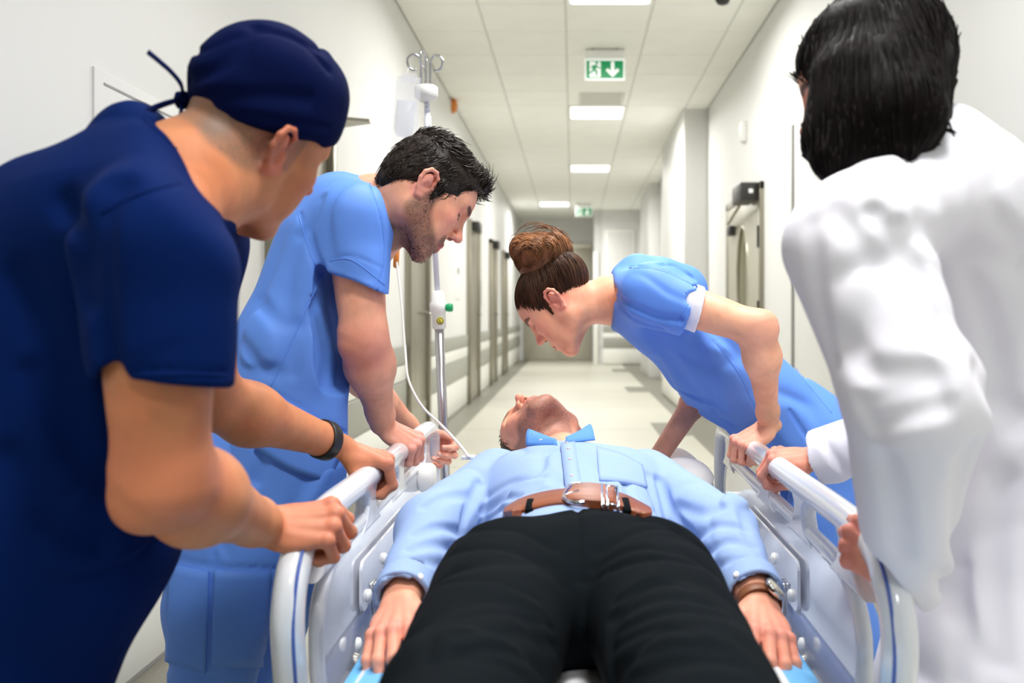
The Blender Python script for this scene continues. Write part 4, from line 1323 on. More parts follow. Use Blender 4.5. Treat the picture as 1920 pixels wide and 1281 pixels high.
    shoe('shoe', (-0.84, 1.30, 0.07), (0.9, 0.3), M_SHOE, root)
    # surgical cap
    c = [('u', h.el((0, -0.010, 0.062), (0.092, 0.110, 0.090)), 0), ('u', h.rc((0, -0.03, 0.105), (0, 0.03, 0.105), 0.05, 0.05), 0.05)]
    n_ = h.M @ np.array((0, -0.36, 1.0))
    c += [('i', PL(h(0, 0.0, 0.027), -n_), 0.008)]
    cb = list(c)
    c += [('x', cloth_noise(21, 0.0022, 30), 0), ('x', wrinkles(121, 0.007, 22, 0.3), 0), folds(cb, [(345, 110), (440, 70), (520, 60), (600, 95)], 0.004, 0.004), folds(cb, [(350, 150), (420, 120), (480, 50)], 0.008, 0.005), folds(cb, [(480, 50), (560, 75), (615, 130)], 0.006, 0.004),
          folds(cb, [(350, 215), (440, 215), (540, 228), (618, 240)], 0.003, 0.002), folds(cb, [(360, 190), (460, 180), (580, 185)], 0.010, 0.003)]
    cp = sdf('surgical_cap', c, 0.004, M_NAVYD, root)
    kn = P(343, 188, 1.20)
    def ribbon(pts, w, nm):
        q = catmull(pts, 6)
        tube(nm, q, np.linspace(w * 0.7, w, len(q)), M_NAVYD, cp, 8, ry=0.0022)
    ribbon([kn, P(340, 160, 1.18), P(322, 136, 1.17), P(300, 116, 1.16), P(277, 97, 1.15)], 0.0070, 'cap_tie')
    ribbon([kn, P(325, 190, 1.18), P(295, 200, 1.17), P(268, 214, 1.15)], 0.0045, 'cap_tie')
    ribbon([kn, P(340, 205, 1.19), P(338, 220, 1.18)], 0.006, 'cap_tie')
    lathe('cap_knot', [(0.004, -0.012), (0.011, -0.006), (0.012, 0.006), (0.004, 0.012)], kn, (0.3, 0.2, 1), M_NAVYD, cp, 12)
    # wristband
    d = nrm(W2 - E2)
    bc = W2 - d * 0.045
    rb = ring('wristband', bc, d, 0.0370, 0.0325, hl.M[:, 0], 0.022, 0.0045, M_BLACK, root)
    box('buckle', bc + np.array([-0.008, -0.034, 0.012]), bc + np.array([0.009, -0.026, 0.017]), M_CHROME, rb, bev=0.001)
    return root

# ================================================================== the nurse in light blue (left)
def build_nurse_man():
    root = empty('person', (-0.7, 2.05, 0), label='dark-haired bearded man in light blue scrubs bending over the left rail', cat='person')
    h = Frame(P(788, 374, 2.03), axes((0.72, 0.18, -0.67), (0.59, 0.345, 0.73)), 1.04)
    N = P(700, 402, 2.08)
    RS, LS = P(662, 412, 1.96), P(662, 405, 2.27)
    E1, E2 = P(684, 640, 1.93), P(640, 660, 2.42)
    hr = grip_frame((RXL, 2.115, RZ), (0.80, 0.30, -0.46), (0.42, -0.36, 0.82), True, 1.0, v=0.070, w=0.034)
    hl = grip_frame((RXL + 0.004, 2.553, 0.625), (0.82, -0.18, -0.30), (-0.05, 0.95, 0.15), False, 1.0, v=0.066, w=0.035)
    W1, W2 = hr(0, 0, 0), hl(0, 0, 0)
    ops = head_ops(h, True, jaw=1.02, nose=1.12, ears=(-1, 1), brow=1.1)
    ops += [('u', RC(h(0, -0.026, -0.03), N, 0.060, 0.066), 0.035), ('u', RC(h(-0.045, -0.005, -0.045), N + np.array([0.03, -0.05, -0.03]), 0.018, 0.022), 0.025),
            ('u', RC(N, RS, 0.055, 0.05), 0.05), ('u', RC(N, LS, 0.055, 0.05), 0.05), ('u', RC(N, P(550, 700, 2.08), 0.08, 0.08), 0.05)]
    ops += arm_ops(RS, E1, W1, 0.052, 0.044, 0.050, 0.028, hr.M[:, 2]) + arm_ops(LS, E2, W2, 0.052, 0.044, 0.048, 0.028, hl.M[:, 2])
    ops += [('u', RC(E1 + np.array([-0.018, -0.012, 0.006]), E1 + np.array([-0.024, -0.014, -0.008]), 0.028, 0.022), 0.03)]
    o1, n1 = hand_ops(hr, [(58, 70, 40), (62, 72, 40), (66, 74, 38), (70, 74, 36)], thumb=THUMB_UNDER)
    o2, n2 = hand_ops(hl, [(40, 66, 36), (46, 68, 36), (52, 70, 36), (58, 70, 34)], thumb=[(0.020, 0.020, -0.010), (0.042, 0.044, -0.016), (0.046, 0.074, -0.020), (0.044, 0.102, -0.020)])
    ops += [(o[0], o[1], o[2] or 0.01) if len(o) == 3 else o for o in o1 + o2]
    tn = tinter((240, 174, 144), face_tints(h, (52, 38, 32), (206, 112, 108), (238, 158, 142), stubble=(84, 66, 58), st=0.85, browr=0.0043) + hand_tints(hr, (232, 160, 146)) + hand_tints(hl, (226, 158, 142)) + [(EL(E1 + np.array([-0.01, -0.02, -0.01]), (0.05, 0.05, 0.04)), (228, 150, 130), 0.04, 0.6)])
    sdf('body', ops, 0.0024, M_SKIN, root, tn)
    nails_mesh(root, hl, n2[:3])
    # hair
    g = [('u', h.el((0, -0.010, 0.052), (0.0820, 0.1035, 0.090)), 0), ('u', h.el((0, 0.046, 0.090), (0.062, 0.052, 0.042)), 0.03), ('u', h.el((0, -0.03, 0.10), (0.06, 0.06, 0.042)), 0.03), ('u', h.el((0, -0.058, 0.0), (0.062, 0.045, 0.06)), 0.03)]
    for s in (1, -1):
        g.append(('u', h.rc((s * 0.0735, 0.014, 0.03), (s * 0.0715, 0.016, 0.000), 0.012, 0.006), 0.012))
    g += [('s', h.el((0, 0.122, 0.020), (0.120, 0.082, 0.092)), 0.006), ('u', h.el((0, 0.056, 0.114), (0.050, 0.038, 0.022)), 0.012)]
    for s in (1, -1):
        g += [('s', h.el((s * 0.088, -0.010, 0.004), (0.026, 0.0225, 0.036)), 0.006), ('s', h.el((s * 0.06, -0.018, -0.050), (0.06, 0.052, 0.046)), 0.008)]
    g += [('s', PL(h(0, -0.09, -0.052), h.M @ np.array((0, -0.2, 1.0))), 0.006)]
    gb = list(g)
    g += [('x', cloth_noise(31, 0.0016, 120), 0)]
    hair = sdf('hair', g, 0.0035, M_HAIR_A, root)
    def flow(p, n):
        q = h.inv(p)
        w = smooth01((q[:, 2] - 0.075) / 0.03)[:, None]
        w2 = smooth01((q[:, 1] - 0.02) / 0.04)[:, None]
        side = np.stack([np.sign(q[:, 0]) * 0.3, -0.35 + 0 * q[:, 0], -1.0 + 0 * q[:, 0]], 1)
        top = np.stack([0.4 + 0 * q[:, 0], 0.9 + 0 * q[:, 0], 0.5 + 0 * q[:, 0]], 1)
        fr = np.stack([0.5 + 0 * q[:, 0], -0.2 + 0 * q[:, 0], 1.0 + 0 * q[:, 0]], 1)
        d = side * (1 - w) + (top * (1 - w2) + fr * w2) * w
        return d @ h.M.T
    fur('hair_strands', gb, 2600, 0.018, flow, M_HAIR_A, hair, 0.0009, 0.06, 3, 0.25, ops, keep=lambda p: (lambda q: (q[:, 2] < 0.10) & ((q[:, 2] > -0.008) | ((q[:, 1] < -0.045) & (q[:, 2] > -0.048))))(h.inv(p)), res=0.005)
    fur('hair_strands', gb, 1900, 0.028, flow, M_HAIR_A, hair, 0.0012, 0.20, 5, 0.4, keep=lambda p: h.inv(p)[:, 2] > 0.094, res=0.005)
    # stubble as short hairs along jaw and chin
    bs = [o for o in head_ops(h, True, jaw=1.02, nose=1.12, ears=()) if o[0] != 'c']
    zone = SUB([('u', h.rc((-0.058, 0.014, -0.045), (-0.022, 0.078, -0.088), 0.020, 0.022), 0), ('u', h.el((0, 0.088, -0.086), (0.028, 0.026, 0.022)), 0), ('u', h.rc((-0.066, 0.014, 0.0), (-0.060, 0.016, -0.05), 0.010, 0.016), 0),
                ('u', h.rc((-0.024, 0.09, -0.044), (0.02, 0.094, -0.043), 0.006, 0.006), 0), ('u', h.el((0, 0.045, -0.098), (0.04, 0.04, 0.014)), 0)])
    lipz = h.rc((0.024, 0.092, -0.053), (-0.024, 0.092, -0.053), 0.0085, 0.0085)
    fur('stubble', bs, 2200, 0.0045, lambda p, n: np.tile(h.M @ np.array((0, 0.1, -1.0)), (len(p), 1)), M_HAIR_A, root, 0.00042, 0.5, 6, keep=lambda p: (zone.d(p) < 0.004) & (lipz.d(p) > 0), res=0.004, pts=3)
    # scrub top
    t = [('u', RC(P(612, 468, 2.0), P(548, 660, 1.97), 0.108, 0.118), 0), ('u', RC(P(612, 468, 2.22), P(552, 660, 2.22), 0.108, 0.118), 0.05), ('u', RC(P(548, 660, 1.97), P(528, 940, 1.96), 0.118, 0.132), 0.05), ('u', RC(P(552, 660, 2.22), P(535, 940, 2.22), 0.118, 0.130), 0.05),
         ('u', RC(P(640, 400, 2.02), RS, 0.085, 0.086), 0.03), ('u', RC(P(650, 395, 2.2), LS, 0.085, 0.080), 0.03), ('u', RC(P(640, 395, 2.09), P(725, 404, 2.07), 0.088, 0.072), 0.03),
         ('u', RC(RS + np.array([0.0, 0.0, -0.01]), P(672, 570, 1.92), 0.084, 0.064), 0.025), ('u', RC(LS, P(650, 560, 2.34), 0.08, 0.064), 0.025)]
    nd = nrm(h(0, -0.026, -0.03) - N)
    t += [('s', RC(P(722, 402, 2.06), N + nd * 0.25, 0.066, 0.085), 0.006), ('i', PL(P(738, 400, 2.0), nrm((1.0, 0, 0.16))), 0.01), ('s', RC(lerp(RS, E1, 0.42), E1, 0.058, 0.062), 0.004)]
    cc = P(672, 533, 1.92)
    t += [('s', SUB([('u', RC(cc, cc + np.array([0.0, 0, -0.16]), 0.092, 0.09), 0), ('i', PL(cc, (0.42, 0.06, 1)), 0), ('i', PL(P(612, 600, 1.95), (-1, 0.15, -0.1)), 0), ('i', PL(cc + np.array([0, 0.09, 0]), (0, 1, 0)), 0)]), 0.004),
          ('i', PL(P(540, 945, 2.0), (0.22, 0, -1)), 0.008)]
    base = list(t)
    t += [folds(base, [(575, 430), (590, 480), (606, 510)], 0.008, 0.010), folds(base, [(562, 400), (575, 450), (600, 500)], 0.004, 0.005), folds(base, [(606, 510), (570, 590), (525, 690), (500, 740)], 0.0035, 0.0035),
          folds(base, [(500, 730), (570, 765), (645, 810)], 0.003, 0.003), folds(base, [(690, 330), (718, 420), (722, 500), (705, 545)], 0.003, 0.002), folds(base, [(615, 490), (660, 480), (722, 505)], 0.003, 0.0012),
          folds(base, [(480, 560), (520, 600), (560, 610)], 0.014, 0.006), folds(base, [(450, 640), (490, 690), (520, 700)], 0.014, 0.006), folds(base, [(600, 560), (560, 640), (548, 700)], 0.012, 0.006), folds(base, [(600, 370), (580, 420), (560, 440)], 0.010, 0.006),
          folds(base, [(455, 790), (490, 850), (480, 900)], 0.012, 0.006), folds(base, [(560, 850), (600, 870), (640, 860)], 0.010, 0.005), ('x', cloth_noise(12, 0.0034, 17, (1, 1, 0.7)), 0), ('x', wrinkles(112, 0.0095, 15, 0.28), 0)]
    tp = sdf('scrub_top', t, 0.0040, M_LIGHTBLUE, root)
    for pts in ([(606, 512), (570, 590), (525, 690), (500, 738)], [(560, 400), (573, 450), (592, 500), (608, 515)], [(690, 332), (716, 420), (720, 500), (706, 548)], [(618, 490), (660, 488), (722, 535)], [(728, 348), (742, 400), (747, 462)]):
        seam('seam', t, pts, 0.0014, M_LIGHTBLUE, tp)
    patch('side_pocket', base, [(500, 738), (570, 772), (648, 822)], [(478, 840), (540, 880), (618, 905)], 14, 8, M_LIGHTBLUE, root, 0.0006, 0.002)
    # trousers
    tr = [('u', RC((-0.70, 1.98, 0.66), (-0.735, 1.90, 0.40), 0.135, 0.108), 0), ('u', RC((-0.735, 1.90, 0.40), (-0.80, 2.0, 0.10), 0.108, 0.085), 0.03), ('u', RC((-0.68, 2.22, 0.66), (-0.700, 2.16, 0.40), 0.135, 0.112), 0.04), ('u', RC((-0.700, 2.16, 0.40), (-0.78, 2.26, 0.10), 0.112, 0.085), 0.03), ('i', PL((0, 0, 0.05), (0, 0, -1)), 0.01)]
    base = list(tr)
    tr += [folds(base, [(312, 1045), (400, 1062), (515, 1066)], 0.0035, 0.003), folds(base, [(318, 1075), (400, 1098), (512, 1100)], 0.0035, 0.003), folds(base, [(395, 1060), (392, 1180), (385, 1281)], 0.004, 0.003), folds(base, [(512, 1100), (505, 1180), (500, 1260)], 0.006, 0.004),
           folds(base, [(300, 1245), (345, 1262), (400, 1275)], 0.008, 0.005), folds(base, [(400, 1010), (402, 1055), (398, 1062)], 0.006, 0.005), ('x', cloth_noise(15, 0.0035, 15, (1, 1, 0.7)), 0), ('x', wrinkles(115, 0.009, 15, 0.28), 0)]
    sdf('trousers', tr, 0.0065, M_LIGHTBLUE, root)
    patch('cargo_pocket', base, [(318, 1056), (350, 1064), (392, 1072)], [(312, 1240), (345, 1250), (386, 1262)], 8, 10, M_LIGHTBLUE, root, 0.0008, 0.0025)
    patch('cargo_pocket', base, [(402, 1068), (450, 1072), (508, 1070)], [(396, 1245), (440, 1250), (494, 1250)], 8, 10, M_LIGHTBLUE, root, 0.0008, 0.0025)
    shoe('shoe', (-0.80, 2.0, 0.07), (1, 0), M_SHOE, root)
    shoe('shoe', (-0.78, 2.26, 0.07), (1, 0), M_SHOE, root)
    return root
# ================================================================== the nurse with the bun (right)
def build_nurse_woman():
    root = empty('person', (0.66, 2.2, 0), label='woman in light blue scrubs with a brown hair bun leaning over the patient', cat='person')
    h = Frame(P(1055, 574, 2.29), axes((-0.59, 0.12, -0.80), (-0.76, 0.25, 0.60)), 0.94)
    N = P(1152, 562, 2.32)
    LS, RS = P(1226, 552, 2.13), P(1214, 548, 2.50)
    E1, E2 = P(1424, 618, 2.0), P(1338, 700, 2.50)
    hl = grip_frame((RXR - 0.004, 2.13, RZ - 0.004), (-0.84, -0.18, -0.46), (-0.40, -0.42, 0.80), False, 0.93, v=0.068, w=0.036)
    W1 = hl(0, 0, 0)
    W2 = P(1206, 900, 2.30)
    hr = hand_frame(W2, (-0.5, -0.3, -0.3), (-0.2, 0.5, 0.8), True, 0.92)
    ops = head_ops(h, False, jaw=0.90, nose=0.92, ears=(1, -1))
    ops += [('u', RC(h(0, -0.022, -0.02), N, 0.048, 0.050), 0.03), ('u', RC(h(0.04, -0.005, -0.04), N + np.array([0.0, -0.03, -0.03]), 0.016, 0.018), 0.025),
            ('u', RC(N, LS, 0.045, 0.042), 0.05), ('u', RC(N, RS, 0.045, 0.042), 0.05), ('u', RC(P(1190, 565, 2.36), P(1400, 710, 2.37), 0.04, 0.05), 0.05)]
    ops += arm_ops(LS, E1, W1, 0.045, 0.034, 0.038, 0.0215, hl.M[:, 2]) + arm_ops(RS, E2, W2, 0.042, 0.030, 0.034, 0.022, hr.M[:, 2])
    ops += [('u', RC(E1 + np.array([0.010, -0.008, 0.012]), E1 + np.array([0.012, -0.010, 0.006]), 0.022, 0.020), 0.03)]
    o1, n1 = hand_ops(hl, [(60, 66, 34), (64, 68, 34), (66, 70, 34), (70, 68, 32)], thumb=THUMB_UNDER, slim=0.9, spread=(0.04, 0, -0.04, -0.08))
    o2, n2 = hand_ops(hr, [(20, 25, 15)] * 4, slim=0.9)
    ops += [(o[0], o[1], o[2] or 0.01) if len(o) == 3 else o for o in o1 + o2]
    tn = tinter((242, 180, 146), face_tints(h, (80, 52, 38), (200, 92, 86), (236, 150, 130), browr=0.0040) + hand_tints(hl, (232, 156, 138)) + [(EL(E1 + np.array([0.01, -0.01, 0.01]), (0.035, 0.035, 0.03)), (232, 164, 140), 0.03, 0.5),
                (h.el((0.0, 0.03, 0.075), (0.075, 0.045, 0.025)), (120, 84, 62), 0.012, 0.5, 0.3)])
    bd = sdf('body', ops, 0.0024, M_SKIN, root, tn)
    # small IV tattoo on the wrist
    M_INK = mat('tattoo_ink', rgb(70, 62, 66), 0.6)
    for a, b in (((1466, 791), (1466, 798)), ((1469, 791), (1471, 798)), ((1471, 798), (1474, 791))):
        q = surf(ops, [a, b])
        tube('tattoo', q, 0.0007, M_INK, bd, 5)
    # hair swept up into the bun
    hc, hr_ = np.array((0, -0.008, 0.050)), np.array((0.0795, 0.1020, 0.0905))
    g = [('u', h.el(hc, hr_), 0), ('u', h.el((0, -0.080, 0.052), (0.062, 0.048, 0.058)), 0.03),
         ('s', h.el((0, 0.125, -0.010), (0.115, 0.082, 0.094)), 0.006)]
    for s in (1, -1):
        g += [('s', h.el((s * 0.085, -0.008, 0.002), (0.024, 0.022, 0.036)), 0.005), ('s', h.el((s * 0.062, -0.010, -0.058), (0.05, 0.062, 0.050)), 0.006)]
    g += [('s', PL(h(0, -0.09, -0.042), h.M @ np.array((0, -0.35, 1.0))), 0.006)]
    hair = sdf('hair', g + [('x', cloth_noise(41, 0.0006, 120), 0)], 0.0035, M_HAIR_B, root)
    bunc = np.array((0, -0.070, 0.132)); bax = nrm((0, -0.72, 0.70))
    rs = np.random.RandomState(7)
    base = SUB(g)
    bd_ = nrm((bunc * np.array((1, 0.80, 0.9)) - hc) / hr_)
    roots, paths = [], []
    cand = rs.normal(size=(4200, 3)); cand /= np.linalg.norm(cand, axis=1)[:, None]
    for u in cand:
        p = hc + hr_ * u
        if base.d(h(*p)[None])[0] > 0.03 or (p[1] > 0 and base.d(h(*p)[None])[0] > 0.004): continue
        if base.d(h(*p)[None])[0] > 0.004 and p[2] < 0: continue
        if p[2] < -0.045 or (p[2] < -0.004 and p[1] > -0.045): continue
        ang = math.acos(max(-1, min(1, float(u @ bd_))))
        if ang < 0.35: continue
        T = min(1.0, 0.9 / ang)
        q = []
        off = rs.uniform(0.0, 0.002)
        for t in np.linspace(0, T, 9):
            v = nrm(u * math.sin((1 - t) * ang) + bd_ * math.sin(t * ang))
            q.append(h(*(hc + hr_ * v + v * (0.0005 + off))))
        paths.append(np.array(q))
        if len(paths) > 1500: break
    pa = np.array(paths)
    sh_ = pa.shape
    q = pa.reshape(-1, 3)
    off = np.repeat(rs.uniform(0.0002, 0.0022, sh_[0]), sh_[1])
    for _ in range(3):
        d_ = field(g, q)
        mv = np.abs(d_) < 0.04
        q = q - grad(g, q) * np.where(mv, d_ - off, 0)[:, None]
    paths = list(q.reshape(sh_))
    strands('hair_strands', paths, lambda i: paths[i], 0.00125, M_HAIR_B, hair, 3)
    # bun: two rolled lobes of locks round a core
    bf = Frame(h(*bunc), h.M @ axes(bax, (1, 0, 0.2)), h.k * 1.24)
    bcore = [('u', bf.el((0, 0.0, 0.0), (0.056, 0.050, 0.066)), 0), ('u', bf.el((0.0, -0.030, 0.0), (0.045, 0.03, 0.05)), 0.02), ('u', bf.el((-0.03, 0.018, 0.0), (0.034, 0.036, 0.052)), 0.012), ('u', bf.el((0.034, 0.004, 0.0), (0.034, 0.040, 0.055)), 0.012)]
    bun = sdf('bun', bcore + [('x', cloth_noise(43, 0.0012, 90), 0)], 0.0035, M_HAIR_BB, root)
    paths = []
    for lobe, (cx, cy, rx, ry, rz, n) in enumerate(((0.0, 0.0, 0.058, 0.052, 0.068, 620), (-0.03, 0.018, 0.036, 0.038, 0.054, 300), (0.034, 0.004, 0.036, 0.042, 0.057, 300))):
        for i in range(n):
            lat = rs.uniform(-1.25, 1.25); a0 = rs.uniform(0, 6.28); span = rs.uniform(1.0, 2.4); tilt = rs.normal() * 0.07
            q = []
            for t in np.linspace(0, 1, 11):
                a = a0 + span * t
                la = lat + tilt * (t - 0.5) * 2 + 0.10 * math.sin(a)
                v = np.array([math.cos(a) * math.cos(la), math.sin(a) * math.cos(la), math.sin(la)])
                q.append(bf(cx + rx * v[0] * 1.01, cy + ry * v[1] * 1.01, rz * v[2] * 1.01))
            paths.append(np.array(q))
    for i in range(16):      # stray loops at the top
        a0 = rs.uniform(-0.6, 1.4); q = []
        rr = 0.060 + rs.uniform(0, 0.014)
        for t in np.linspace(0, 1, 12):
            a = a0 + t * 1.7
            q.append(bf(rr * math.cos(a) * 0.95, rr * math.sin(a), rs.uniform(-0.05, 0.05) * 0.2 + (i / 16 - 0.5) * 0.08))
        paths.append(np.array(q))
    strands('bun_strands', paths, lambda i: paths[i], 0.0013, M_HAIR_BB, bun, 3)
    # wisps at nape and in front of the ear
    wp = []
    for i in range(36):
        s = rs.uniform(0.02, 0.055); z0 = rs.uniform(-0.035, -0.02); y0 = rs.uniform(-0.080, -0.06)
        p0 = np.array([s, y0, z0])
        continue
        wp.append(np.array([h(*(p0 + np.array([0.004 * math.sin(3 * t + i), -0.004 + 0.012 * t, -0.030 * t]) * rs.uniform(0.6, 1.3))) for t in np.linspace(0, 1, 6)]))
    for i in range(40):
        y0 = rs.uniform(0.012, 0.022)
        wp.append(np.array([h(0.0735 - 0.002 * t, y0 + 0.004 * t, 0.018 - 0.032 * t) for t in np.linspace(0, 1, 6)]) + rs.normal(size=3) * 0.001)
    strands('wisps', wp, lambda i: wp[i], 0.0006, M_HAIR_B, hair, 3)
    pin = lathe('hair_pin', [(0.006, 0), (0.005, 0.003)], bf(0.05, 0.02, 0.035), bf.M @ np.array((0.8, 0.2, 0.5)), M_CHROME, bun, 10)
    # scrub top
    A1, A2 = P(1214, 575, 2.27), P(1214, 570, 2.42)
    m1, m2 = P(1350, 688, 2.29), P(1350, 690, 2.42)
    b1, b2 = P(1525, 835, 2.30), P(1525, 835, 2.44)
    t = [('u', RC(A1, m1, 0.098, 0.112), 0), ('u', RC(A2, m2, 0.098, 0.112), 0.05), ('u', RC(m1, b1, 0.112, 0.122), 0.05), ('u', RC(m2, b2, 0.112, 0.122), 0.05), ('u', RC(b1, P(1580, 900, 2.30), 0.122, 0.126), 0.05), ('u', RC(b2, P(1580, 900, 2.44), 0.122, 0.126), 0.05),
         ('u', RC(N + np.array([0.02, 0, -0.005]), LS, 0.066, 0.074), 0.03), ('u', RC(N + np.array([0.02, 0, -0.005]), RS, 0.066, 0.074), 0.03), ('u', RC(N + np.array([0.035, 0, 0.0]), P(1240, 560, 2.32), 0.075, 0.10), 0.03),
         ('u', RC(LS, P(1320, 590, 2.07), 0.069, 0.066), 0.02), ('u', RC(P(1196, 512, 2.34), P(1275, 545, 2.36), 0.050, 0.070), 0.03), ('u', RC(RS, P(1290, 660, 2.52), 0.074, 0.06), 0.025)]
    nd = nrm(h(0, -0.022, -0.02) - N)
    t += [('s', RC(N - nd * 0.005, N + nd * 0.25, 0.055, 0.075), 0.006), ('i', PL(N + nd * 0.008, (-1.0, 0, 0.05)), 0.01), ('s', RC(lerp(LS, E1, 0.36), E1, 0.053, 0.058), 0.004)]
    cc = P(1294, 578, 2.08); cd = nrm(P(1345, 622, 2.05) - P(1250, 556, 2.05))
    cd = nrm(np.array([0.86, -0.05, -0.30]))
    t += [('s', SUB([('u', RC(cc + cd * 0.02, cc + cd * 0.16, 0.086, 0.086), 0), ('i', PL(cc, -cd), 0), ('i', PL(cc + np.array([0, 0.075, 0]), (0, 1, 0.0)), 0)]), 0.004),
          ('i', PL(P(1575, 880, 2.2), (0.75, 0, -0.66)), 0.008)]
    base = list(t)
    t += [folds(base, [(1140, 520), (1165, 560), (1225, 590), (1275, 600)], 0.008, 0.007), folds(base, [(1180, 500), (1240, 505), (1310, 540)], 0.003, 0.002), folds(base, [(1150, 560), (1190, 600), (1240, 615)], 0.010, 0.006),
          folds(base, [(1240, 495), (1270, 500), (1300, 520)], 0.006, 0.007), folds(base, [(1340, 640), (1385, 700), (1420, 770), (1440, 830)], 0.004, 0.004), folds(base, [(1420, 790), (1400, 815), (1395, 850)], 0.004, 0.004),
          folds(base, [(1470, 640), (1510, 710), (1570, 770)], 0.003, 0.002), folds(base, [(1480, 770), (1500, 800), (1520, 830)], 0.004, 0.004), folds(base, [(1220, 620), (1270, 700), (1330, 760)], 0.018, 0.006), folds(base, [(1300, 640), (1330, 720), (1340, 780)], 0.016, 0.006),
          folds(base, [(1230, 680), (1290, 760), (1370, 800)], 0.012, 0.005), folds(base, [(1300, 560), (1340, 620), (1390, 660)], 0.012, 0.006), ('x', cloth_noise(52, 0.0032, 17), 0), ('x', wrinkles(152, 0.0090, 16, 0.28), 0)]
    tp = sdf('scrub_top', t, 0.0040, M_LIGHTBLUE, root)
    for pts in ([(1180, 502), (1240, 508), (1322, 545)], [(1340, 640), (1385, 700), (1418, 770)], [(1492, 690), (1515, 722), (1560, 775)], [(1138, 525), (1136, 560), (1142, 600)], [(1268, 612), (1290, 570), (1312, 540)]):
        seam('seam', t, pts, 0.0013, M_LIGHTBLUE, tp)
    u = [('u', RC(lerp(LS, E1, 0.2), lerp(LS, E1, 0.62), 0.0535, 0.0535), 0), ('s', RC(lerp(LS, E1, 0.40), E1, 0.0455, 0.0455), 0.003), ('i', PL(cc + cd * 0.022, cd + np.array([0, 0, 0.12])), 0.003), ('x', cloth_noise(55, 0.0012, 40), 0)]
    sdf('undershirt_cuff', u, 0.0035, M_TEE, root)
    tr = [('u', RC((0.66, 2.28, 0.62), (0.62, 2.26, 0.38), 0.118, 0.09), 0), ('u', RC((0.62, 2.26, 0.38), (0.74, 2.28, 0.10), 0.09, 0.075), 0.03), ('u', RC((0.66, 2.44, 0.62), (0.64, 2.48, 0.38), 0.118, 0.09), 0.03), ('u', RC((0.64, 2.48, 0.38), (0.76, 2.48, 0.10), 0.09, 0.075), 0.03),
          ('i', PL((0, 0, 0.05), (0, 0, -1)), 0.01), ('x', cloth_noise(57, 0.003, 16), 0)]
    sdf('trousers', tr, 0.008, M_LIGHTBLUE, root)
    shoe('shoe', (0.74, 2.28, 0.07), (-1, 0), M_SHOE, root, 0.9)
    shoe('shoe', (0.76, 2.48, 0.07), (-1, 0), M_SHOE, root, 0.9)
    return root

